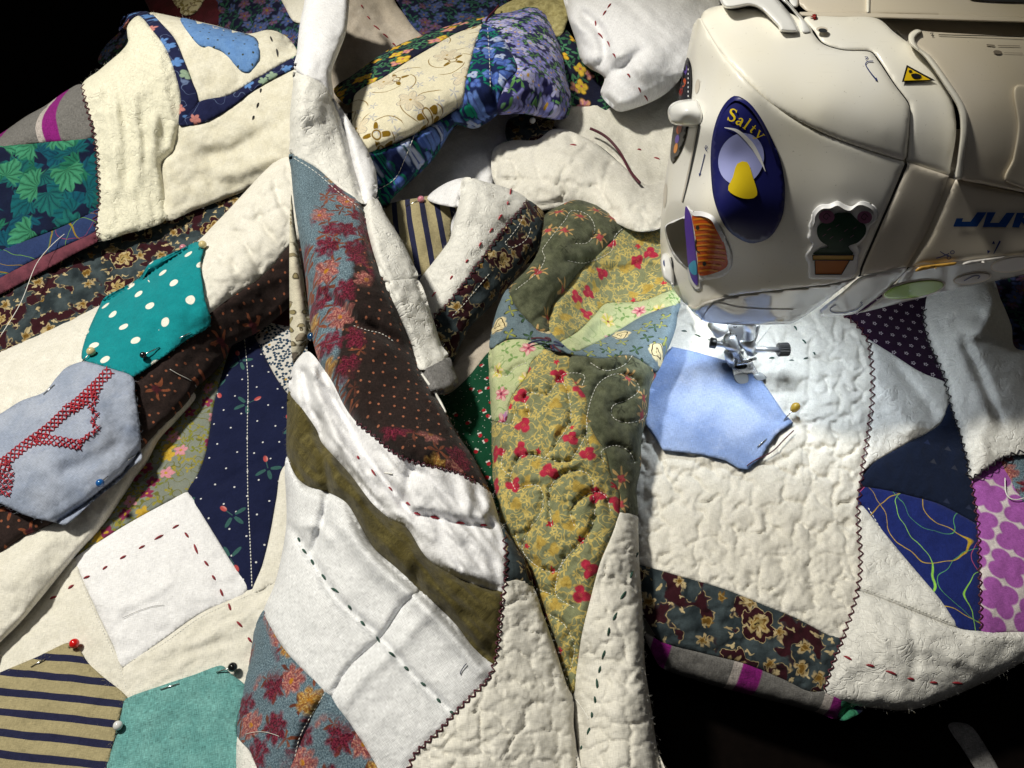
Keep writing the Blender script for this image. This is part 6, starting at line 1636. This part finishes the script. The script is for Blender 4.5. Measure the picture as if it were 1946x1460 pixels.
r1 = lambda L: np.array(L, float) * .3835 + (1200, 0)
r2 = lambda L: np.array(L, float) * .368 + (1230, 370)
r6 = lambda L: np.array(L, float) * .2878 + (1240, 150)
r7 = lambda L: np.array(L, float) * .2292 + (1500, 360)
r8 = lambda L: np.array(L, float) * .3114 + (1340, 0)

# oval sticker with lettering; its picture is a plain stand-in
ov = decal(SMf, "oval_sticker", r6([(540, 112), (480, 160), (430, 250), (395, 380), (383, 520), (388, 660), (402, 780), (440, 900), (490, 990), (560, 1050), (640, 1085), (700, 1080), (770, 1050), (820, 990), (860, 900), (875, 780), (870, 660), (840, 520), (790, 400), (730, 280), (660, 180), (600, 130)]),
           M['i_navyink'], .6, skirt=.5, label="navy oval sticker with yellow lettering")
decal(SMf, "picture_ground", r6(disc((585, 530), 148, 175, 20)), M['i_lav'], .85, ov)
decal(SMf, "picture_shape", r6([(560, 560), (625, 550), (660, 640), (690, 770), (600, 790), (500, 735), (530, 650)]), M['i_yellow'], 1.05, ov)
stroke(SMf, "picture_arc", r6([(475, 322), (560, 345), (650, 430), (710, 530), (745, 610)]), [1, 6, 9, 6, 1], M['i_white'], 1.0, ov)


def glyph(name, strokes, c, h, rot):
    """letter from strokes (x, y up, width) in units of its height, at a spot of the sticker crop"""
    ca, sa = math.cos(math.radians(rot)), math.sin(math.radians(rot))
    verts, faces, nv = [], [], 0
    for st in strokes:
        a = np.array(st, float); x, y = a[:, 0] * h, -a[:, 1] * h
        q = r6(np.stack([c[0] + x * ca - y * sa, c[1] + x * sa + y * ca], 1))
        w = a[:, 2] * h * .2878
        o = stroke(SMf, "tmp", q, w, M['i_yellow'], 1.1, ov)
        me = o.data; V = np.array([v.co[:] for v in me.vertices]) + world_of(ov); verts.append(V); faces += [tuple(i + nv for i in p.vertices) for p in me.polygons]; nv += len(V)
        bpy.data.objects.remove(o); bpy.data.meshes.remove(me)
    mesh_obj(name, np.vstack(verts), faces, M['i_yellow'], ov, smooth_shade=False)


glyph("letter", [[(.24, .30, .06), (.14, .42, .08), (-.02, .46, .09), (-.18, .36, .13), (-.16, .18, .17), (.02, .04, .18), (.18, -.10, .17), (.22, -.28, .13), (.06, -.44, .09), (-.14, -.42, .08), (-.25, -.26, .06)], [(.24, .46, .05), (.24, .24, .05)], [(-.26, -.46, .05), (-.26, -.2, .05)]], (527, 240), 88, 14)
glyph("letter", [[(-.18, .12, .09), (-.06, .24, .08), (.08, .22, .12), (.12, .05, .16), (.12, -.22, .15), (.24, -.28, .06)], [(.12, .02, .07), (-.10, -.04, .10), (-.20, -.16, .14), (-.10, -.29, .11), (.10, -.20, .07)]], (578, 282), 88, 30)
glyph("letter", [[(0, .5, .15), (0, -.46, .15)], [(-.15, -.47, .06), (.15, -.47, .06)], [(-.14, .47, .06), (.05, .50, .06)]], (626, 298), 78, 36)
glyph("letter", [[(-.02, .44, .08), (-.02, -.10, .15), (.02, -.24, .12), (.16, -.22, .05)], [(-.18, .20, .06), (.18, .20, .06)]], (660, 335), 80, 40)
glyph("letter", [[(-.24, .28, .12), (-.10, -.02, .13), (0, -.24, .12)], [(.24, .28, .06), (.04, -.20, .07), (-.08, -.46, .07), (-.24, -.50, .12)], [(-.34, .29, .05), (-.12, .29, .05)], [(.12, .29, .05), (.34, .29, .05)]], (706, 372), 80, 44)

# pumpkin sticker
pu = decal(SMf, "pumpkin_sticker", r6([(222, 838), (262, 872), (330, 876), (400, 905), (440, 970), (480, 1040), (525, 1150), (525, 1230), (490, 1290), (420, 1320), (325, 1335), (320, 1380), (298, 1400), (268, 1385), (240, 1330), (225, 1262), (150, 1190), (110, 1110), (82, 1010), (85, 968), (140, 935), (210, 905)]), M['i_white'], .6, skirt=.5, step=5, label="smiling striped orange pumpkin sticker lying on its side")
decal(SMf, "hat", r6([(88, 978), (140, 948), (212, 922), (218, 1000), (225, 1120), (236, 1245), (160, 1170), (115, 1090)]), M['i_charcoal'], .9, pu, step=5)
decal(SMf, "hat_brim", r6([(219, 842), (250, 895), (268, 1000), (285, 1150), (298, 1362), (262, 1330), (236, 1240), (222, 1080), (212, 950)]), M['i_violet'], 1.0, pu, step=5)
decal(SMf, "hat_band", r6([(238, 1235), (282, 1200), (292, 1290), (262, 1290)]), M['i_cyan'], 1.15, pu, step=4)
decal(SMf, "pumpkin_face", r6([(262, 905), (330, 898), (392, 930), (430, 1000), (470, 1080), (495, 1190), (490, 1240), (420, 1280), (310, 1296), (298, 1200), (280, 1020)]), M['i_orange'], 1.0, pu, step=5)
for i in range(11):
    y = 925 + i * 34; x0 = 268 + i * 3.6; x1 = min(385 + i * 17, 492) if i < 8 else 488 - (i - 8) * 25
    stroke(SMf, "pumpkin_stripe", r6([(x0, y + 6), ((x0 + x1) / 2, y - 2), (x1 - 8, y + 6)]), 3.4, M['i_amber'], 1.2, pu)
for c in ((297, 983), (342, 1222)): decal(SMf, "pumpkin_eye", r6(disc(c, 12, 15)), M['i_black'], 1.35, pu, step=3)
stroke(SMf, "pumpkin_smile", r6([(288, 1062), (283, 1100), (292, 1135), (312, 1148)]), 2.6, M['i_black'], 1.35, pu)

# potted plant sticker
ca = decal(SMf, "plant_sticker", r7([(400, 95), (330, 120), (250, 130), (190, 190), (178, 250), (158, 300), (165, 350), (148, 400), (190, 460), (140, 530), (132, 570), (155, 620), (155, 720), (180, 742), (330, 746), (480, 742), (555, 690), (575, 560), (592, 500), (566, 470), (640, 390), (680, 300), (738, 235), (720, 150), (650, 105), (590, 98), (520, 140), (460, 125)]), M['i_white'], .6, skirt=.5, step=5, label="white edged potted plant sticker with pink blossoms")
decal(SMf, "plant_leaves", r7([(430, 195), (500, 195), (560, 250), (630, 300), (630, 370), (570, 440), (490, 475), (530, 540), (200, 540), (260, 490), (320, 475), (260, 430), (230, 370), (240, 300), (330, 250), (380, 200)]), M['i_green'], .9, ca, step=5)
for c, rr in (((310, 228), 66), ((625, 232), 62)):
    decal(SMf, "blossom", r7(disc(c, rr, rr * .85)), M['i_rose'], 1.05, ca, step=4)
    stroke(SMf, "blossom_curl", r7([(c[0] + 30, c[1]), (c[0], c[1] - 30), (c[0] - 28, c[1]), (c[0], c[1] + 22), (c[0] + 12, c[1])]), 1.2, M['i_black'], 1.2, ca)
for c in ((330, 330), (400, 300), (470, 340), (520, 390), (350, 400), (430, 420), (290, 380), (545, 320)):
    stroke(SMf, "spine", r7([(c[0] - 14, c[1] + 10), (c[0] + 14, c[1] - 10)]), 1.1, M['i_rose'], 1.1, ca, sm=False)
decal(SMf, "pot", r7([(212, 590), (500, 590), (432, 706), (215, 706)]), M['i_rust'], 1.0, ca, curve=False, step=5)
decal(SMf, "pot_rim", r7([(192, 546), (536, 546), (530, 588), (196, 588)]), M['i_tan'], 1.1, ca, curve=False, step=5)
for l in ([(192, 546), (536, 546), (528, 588), (196, 588), (192, 546)], [(212, 590), (215, 706), (432, 706), (500, 590)]): stroke(SMf, "pot_outline", r7(l), 1.8, M['i_black'], 1.25, ca, sm=False)

# round dark sticker on the end face
rs = decal(SMf, "round_sticker", r1([(278, 285), (296, 330), (298, 430), (291, 520), (278, 640), (255, 730), (225, 790), (206, 812), (194, 790), (194, 740), (206, 640), (229, 520), (244, 420), (261, 330)]), M['i_black'], .6, skirt=.4, step=5, label="dark round sticker with bright blots at the head's end")
for c, a, b, m in (((266, 350), 9, 25, 'violet'), ((259, 410), 10, 22, 'orange'), ((245, 455), 9, 24, 'redbit'), ((236, 640), 12, 26, 'orange'), ((226, 690), 10, 22, 'violet'), ((219, 735), 9, 26, 'amber'), ((250, 600), 9, 20, 'violet')):
    decal(SMf, "blot", r1(disc(c, a, b, 12)), M['i_' + m], .9, rs, step=4)
for y in range(340, 480, 22): stroke(SMf, "small_mark", r1([(281, y), (281, y + 9)]), 2.0, M['i_white'], .9, rs, sm=False)

# maker's name
logo = [[(1360, 305), (1386, 240), (1442, 240), (1430, 268), (1502, 268), (1560, 190), (1636, 190), (1556, 310), (1365, 310)],
        [(1642, 190), (1712, 190), (1664, 278), (1738, 278), (1800, 195), (1872, 195), (1796, 313), (1604, 313)],
        [(1886, 195), (1955, 195), (1935, 240), (2030, 195), (2110, 195), (2000, 256), (2050, 316), (1968, 316), (1925, 268), (1905, 316), (1846, 314)],
        [(2150, 195), (2220, 195), (2160, 316), (2092, 316)]]
for g_ in logo: decal(SMf, "logo_letter", r7(g_), M['i_jblue'], .35, curve=False, step=5)
# printed signs: scissors, needle up and down, thread arrows
for l, w in (([(1216, 572), (1260, 560), (1325, 532)], 1.6), ([(1250, 515), (1290, 540), (1322, 552)], 1.6)): stroke(SMf, "scissors_mark", r7(l), w, M['i_blueprint'], .35)
for c in ((1352, 522), (1324, 566)): stroke(SMf, "scissors_mark", r7(np.vstack([disc(c, 17, 13, -20, 10), disc(c, 17, 13, -20, 10)[:1]])), 1.4, M['i_blueprint'], .35)
stroke(SMf, "needle_mark", r7([(1748, 428), (1722, 480), (1694, 535)]), [3.2, 2.8, 1.2], M['i_blueprint'], .35)
decal(SMf, "needle_mark", r7([(1696, 424), (1706, 455), (1680, 450)]), M['i_blueprint'], .35, curve=False, step=3)
decal(SMf, "needle_mark", r7([(1640, 505), (1668, 510), (1645, 536)]), M['i_blueprint'], .35, curve=False, step=3)


def arrow(s, line, mat, w=1.5, head=6, parent=None, name="thread_arrow"):
    l = np.asarray(line, float); stroke(s, name, l, w, mat, .35, parent)
    d = l[-1] - l[-2]; d /= np.hypot(*d); n = np.array([-d[1], d[0]])
    decal(s, name, [l[-1] + d * head * .9, l[-1] + n * head * .5 - d * head * .3, l[-1] - n * head * .5 - d * head * .3], mat, .35, parent, curve=False, step=3)


arrow(SMf, r6([(345, 495), (330, 560), (312, 630)]), M['i_blueprint'], 1.4, 5)
stroke(SMf, "thread_number", r6([(345, 455), (352, 440), (362, 450), (352, 462), (345, 452), (352, 470), (362, 478)]), 1.1, M['i_blueprint'], .35)
arrow(SMt, r1([(1198, 303), (1170, 305), (1160, 320), (1185, 360), (1212, 392)]), M['i_blueprint'], 1.8, 5.5)
stroke(SMt, "thread_number", r1([(1156, 282), (1172, 284), (1160, 296)]), 1.3, M['i_blueprint'], .35)
arrow(SMt, r1([(1465, 172), (1435, 174), (1428, 190), (1455, 220), (1472, 240)]), M['i_black'], 1.8, 5.5)
SMt2 = SMt
stroke(SMt, "thread_number", r1([(1480, 166), (1495, 164), (1488, 176), (1500, 180)]), 1.3, M['i_black'], 1.35)
stroke(SMt, "thread_line", r1([(1522, 173), (1750, 178), (1946, 184)]), 1.6, M['i_black'], 1.35)
stroke(SMt, "small_print", r1([(1815, 226), (1925, 228)]), 1.3, M['i_greyprint'], 1.35)
stroke(SMt, "small_print", r1([(1760, 222), (1780, 224), (1800, 226)]), 2.4, M['i_greyprint'], 1.35)
stroke(SMt, "small_print", r1([(1845, 262), (1940, 264)]), .9, M['i_greyprint'], 1.35)
decal(SMt, "small_print", r1(disc((1815, 259), 22, 10, 8)), M['i_greyprint'], 1.35, step=4)
wt = decal(SMt, "warning_sign", r1([(1364, 322), (1508, 400), (1340, 407)]), M['i_black'], -.5, curve=False, step=5, label="yellow triangular warning sticker")
decal(SMt, "warning_ground", r1([(1370, 335), (1482, 396), (1351, 400)]), M['i_warn'], -.2, wt, curve=False, step=5)
decal(SMt, "warning_mark", r1([(1385, 370), (1410, 364), (1438, 376), (1428, 388), (1400, 388)]), M['i_black'], .05, wt, step=3)
decal(SMt, "warning_mark", r1(disc((1382, 353), 9, 6)), M['i_black'], .05, wt, step=3)
# small holes and the slot of the end face
decal(SMt, "screw_hole", r1(disc((945, 147), 30, 15, 5)), M['shell2'], .3, step=3)
decal(SMt, "screw_hole_core", r1(disc((948, 151), 22, 10, 5)), M['gap'], .45, step=3)
decal(SMf, "end_hole", r1(disc((326, 428), 11, 36, 8)), M['shell2'], .3, step=3)
decal(SMf, "end_hole", r1(disc((166, 970), 9, 62, 4)), M['shell2'], .5, step=3)
stroke(SMf, "thread_slot", r1([(336, 620), (310, 760), (280, 900), (254, 1005)]), [4.5, 4.0, 3.0, 1.6], M['gap'], .35)
stroke(SMf, "slot_edge", r1([(326, 620), (300, 760), (270, 900), (248, 1000)]), 2.2, M['shell2'], .3)

# lever, threader knob
SMl = Sheet(RM, [(1269, 219, 148), (1277, 198, 153), (1323, 190, 158), (1336, 218, 157), (1300, 215, 157), (1307, 240, 149), (1334, 238, 152)], folds=[([(1277, 235), (1269, 219), (1277, 197), (1297, 190), (1323, 189)], 8, 4), ([(1277, 235), (1307, 241), (1335, 238)], 10, 5)], lam=1e-3)
SMl.solid("presser_lever", [(1269, 219), (1271, 204), (1280, 195), (1297, 190), (1323, 189), (1331, 203), (1336, 218), (1335, 237), (1307, 241), (1277, 235)], M['whiteplastic'], bevel=6, drop=5, depth=8, step=2.5)
SMn = Sheet(RM, [(1257, 490, 78), (1262, 510, 78), (1270, 540, 74), (1275, 500, 78)], folds=[([(1255, 500), (1256, 485), (1264, 480), (1275, 488), (1279, 510), (1277, 540), (1270, 535), (1260, 528), (1255, 500)], 8, 5)], lam=1e-3)
nk = SMn.solid("threader_knob", [(1255, 500), (1257, 486), (1265, 481), (1275, 488), (1280, 510), (1281, 545), (1272, 540), (1260, 528)], M['whiteplastic'], bevel=6, drop=5, depth=5, step=2.5)
stroke(SMn, "knob_mark", [(1261, 494), (1262, 506)], 2.5, M['i_blueprint'], .3, nk, sm=False)
stroke(SMf, "knob_shadow_gap", r1([(196, 1275), (204, 1310), (203, 1365)]), 2.5, M['gap'], .5)  # thin dark line beside the threader knob

# buttons on the arm's lower edge
def button(name, c, rx, ry, ang, mat, lift=1.0):
    o = disc(c, rx, ry, ang, 26)
    s = Sheet(RM, [(0, 0, 0), (1, 0, 0), (0, 1, 0)]); s.h = SMb.h
    decal(SMb, "button_rim", disc(c, rx + 3, ry + 2.5, ang, 26), M['shell2'], .35, step=4)
    return s.solid(name, o, mat, bevel=min(rx, ry) * .35, drop=1.0, depth=1.0, lift=lift + .4, step=3)


gb = button("reverse_button", (1737, 551), 58, 15, -10.5, simple("lime_button", (.36, .58, .10), .25, coat=.4), 1.0)
arrow(SMb, [(1716, 560), (1728, 553), (1740, 548)], M['i_blueprint'], 3.0, 8, gb)
b2 = button("needle_button", (1848, 529), 34, 9, -9, M['i_btn'], 1.0)
button("dial_button", (1925, 502), 40, 13, -9, M['i_btn'], .8)
stroke(SMb, "button_mark", [(1832, 534), (1850, 525), (1862, 525), (1858, 530)], 1.8, M['i_blueprint'], 1.9, b2)
decal(SMf, "amber_key", r7([(1042, 672), (1090, 640), (1330, 608), (1388, 606), (1370, 628), (1200, 652), (1050, 684)]), M['i_tan'], .9, step=4, skirt=1)
decal(SMf, "grey_key", r7([(1435, 618), (1480, 596), (1700, 566), (1790, 556), (1760, 578), (1600, 602), (1440, 630)]), M['i_btn'], .9, step=4, skirt=1)
stroke(SMb, "thread_guide_mark", r2([(975, 570), (945, 590), (955, 608), (1020, 610), (1080, 595), (1105, 575)]), 1.6, M['i_blueprint'], 1.0)
stroke(SMb, "thread_guide_mark", r2([(1100, 556), (1112, 558), (1104, 564), (1114, 568), (1104, 574)]), 1.1, M['i_blueprint'], 1.0)
stroke(SMb, "frame_mark", r2([(275, 650), (350, 563), (480, 583), (620, 592), (755, 594)]), 1.5, M['i_greyprint'], .35)

# ------------------------------------------------------------------ presser foot, needle and clamp
def rod(name, a, b, r, mat, sides=14, parent=None):
    V, F = tube_geo(np.array([at(*a[:2], a[2] / 1000), at(*b[:2], b[2] / 1000)]), r / 1000, sides); return mesh_obj(name, V, F, mat, parent or RM)


k3b = lambda L: [tuple(p) for p in (np.array(L, float) * .274 + (1200, 560))]
SF1 = Sheet(RM, [(1370, 617, 34), (1437, 617, 34), (1402, 668, 16), (1390, 640, 26), (1420, 640, 26)], lam=1e-4)
pl = SF1.panel("foot_holder", k3b([(615, 205), (862, 205), (852, 245), (800, 325), (765, 385), (735, 398), (708, 320), (680, 255), (640, 240)]), M['whiteplastic'], wr=0, pucker=0, seam=.5, seamw=2, step=4, skirt=6)
stroke(SF1, "scale_mark", k3b([(712, 218), (708, 226), (716, 231), (726, 228), (730, 220)]), 1.2, M['i_black'], .4, pl)
stroke(SF1, "scale_mark", k3b([(708, 278), (732, 285), (712, 298)]), 1.3, M['i_black'], .4, pl, sm=False)
rod("presser_bar", (1358, 612, 38), (1372, 632, 33), 4.0, M['whiteplastic'])
rod("needle_bar", (1424, 600, 48), (1424, 640, 30), 3.0, M['chrome'])
rod("needle_clamp", (1418, 644, 28), (1430, 668, 19), 3.4, M['chrome'])
rod("clamp_screw", (1428, 664, 22), (1480, 665, 22), 1.5, M['chrome'])
a, b = at(1478, 665, .022), at(1499, 664, .022); ax = b - a
th = []
V, F = lathe_geo(a, ax, [(0, .0030), (.0004, .0036), (.0052, .0036), (.0058, .0030)], 36)
V = V.copy(); cen = a + np.outer((V - a) @ (ax / np.linalg.norm(ax)), ax / np.linalg.norm(ax)); kf = np.where((np.arange(len(V)) % 2) == 0, 1.0, .91)
V = cen + (V - cen) * kf[:, None]
mesh_obj("clamp_knob", V, F, M['chromedark'], RM, smooth_shade=False)
rod("screw_stub", (1361, 653, 22), (1392, 657, 20), 1.5, M['chrome'])
V, F = lathe_geo(at(1361, 653, .022), at(1348, 651, .022) - at(1361, 653, .022), [(0, .0024), (.0003, .0028), (.0030, .0028), (.0034, .0022)], 24)
mesh_obj("screw_head", V, F, M['chromedark'], RM)
rod("foot_shank", (1386, 640, 27), (1404, 682, 12), 3.0, M['chrome'])
rod("foot_shank_collar", (1376, 650, 24), (1398, 664, 19), 2.6, M['chrome'])
V, F = tube_geo(np.array([at(*q) for q in [(1385, 668, .017), (1388, 682, .012), (1393, 694, .009)]]), [.0026, .0028, .0022], 10); mesh_obj("foot_hinge", V, F, M['chrome'], RM)
SF2 = Sheet(RM, [(1380, 680, 9), (1430, 680, 9), (1395, 715, 5.5), (1450, 715, 5.5), (1420, 700, 6)], lam=1e-3)
clear = simple("clear_foot_plastic", (.86, .90, .93), .06, spec=.6, trans=.55)
SF2.solid("presser_foot", k3b([(690, 462), (760, 440), (828, 440), (852, 490), (880, 540), (925, 576), (868, 592), (838, 552), (806, 556), (804, 604), (728, 606), (705, 550)]), M['chrome'], bevel=1.6, drop=.9, depth=1.4, step=2.5, curve=False)
SF2.solid("foot_toe", k3b([(712, 560), (800, 545), (808, 612), (740, 618)]), clear, bevel=2, drop=.8, depth=.8, lift=1.0, step=2.5)
SF2.solid("foot_toe", k3b([(846, 556), (895, 540), (938, 576), (922, 592), (872, 598)]), clear, bevel=2, drop=.8, depth=.8, lift=1.0, step=2.5)
SF2.panel("needle_slot", k3b([(715, 500), (740, 486), (790, 484), (805, 496), (790, 510), (735, 516)]), M['gap'], lift=.25, wr=0, pucker=0, seam=0, step=3, skirt=0)
V, F = tube_geo(np.array([at(1400, 692, .011), at(1420, 688, .012), at(1436, 682, .012)]), .0011, 10); mesh_obj("foot_pin", V, F, M['chrome'], RM)
rod("needle", (1412, 668, 18), (1408, 700, 5), .5, M['steel'], 8)
rod("foot_lever", (1433, 638, 30), (1419, 668, 17), .9, M['gap'], 6)
SF3 = Sheet(RM, [(1440, 612, 36), (1446, 612, 36), (1430, 650, 22)], lam=1e-4)
SF3.panel("thread_guide", k3b([(868, 190), (896, 190), (872, 300), (846, 345), (838, 300)]), M['whiteplastic'], wr=0, pucker=0, seam=.3, step=3.5, skirt=2)
V, F = tube_geo(np.array([at(1470, 612, .046), at(1450, 640, .030), at(1428, 666, .016), at(1410, 696, .006)]), .00016, 5)
mesh_obj("needle_thread", V, F, M['t_white'], RM)

# faint light strap on the table at lower right
sst = Sheet(empty("pale_strap", tuple(at(1850, 1420, -.060)), "dim grey strap lying on the dark table in the lower right corner", "strap"), [(1800, 1375, -59.5), (1890, 1460, -59.5), (1850, 1420, -58), (1860, 1380, -59)], lam=1e-3)
sst.panel("strap_webbing", [(1802, 1378), (1838, 1376), (1862, 1400), (1905, 1480), (1870, 1480), (1830, 1425)], M['grey'], wr=.2, seam=.3, skirt=1)
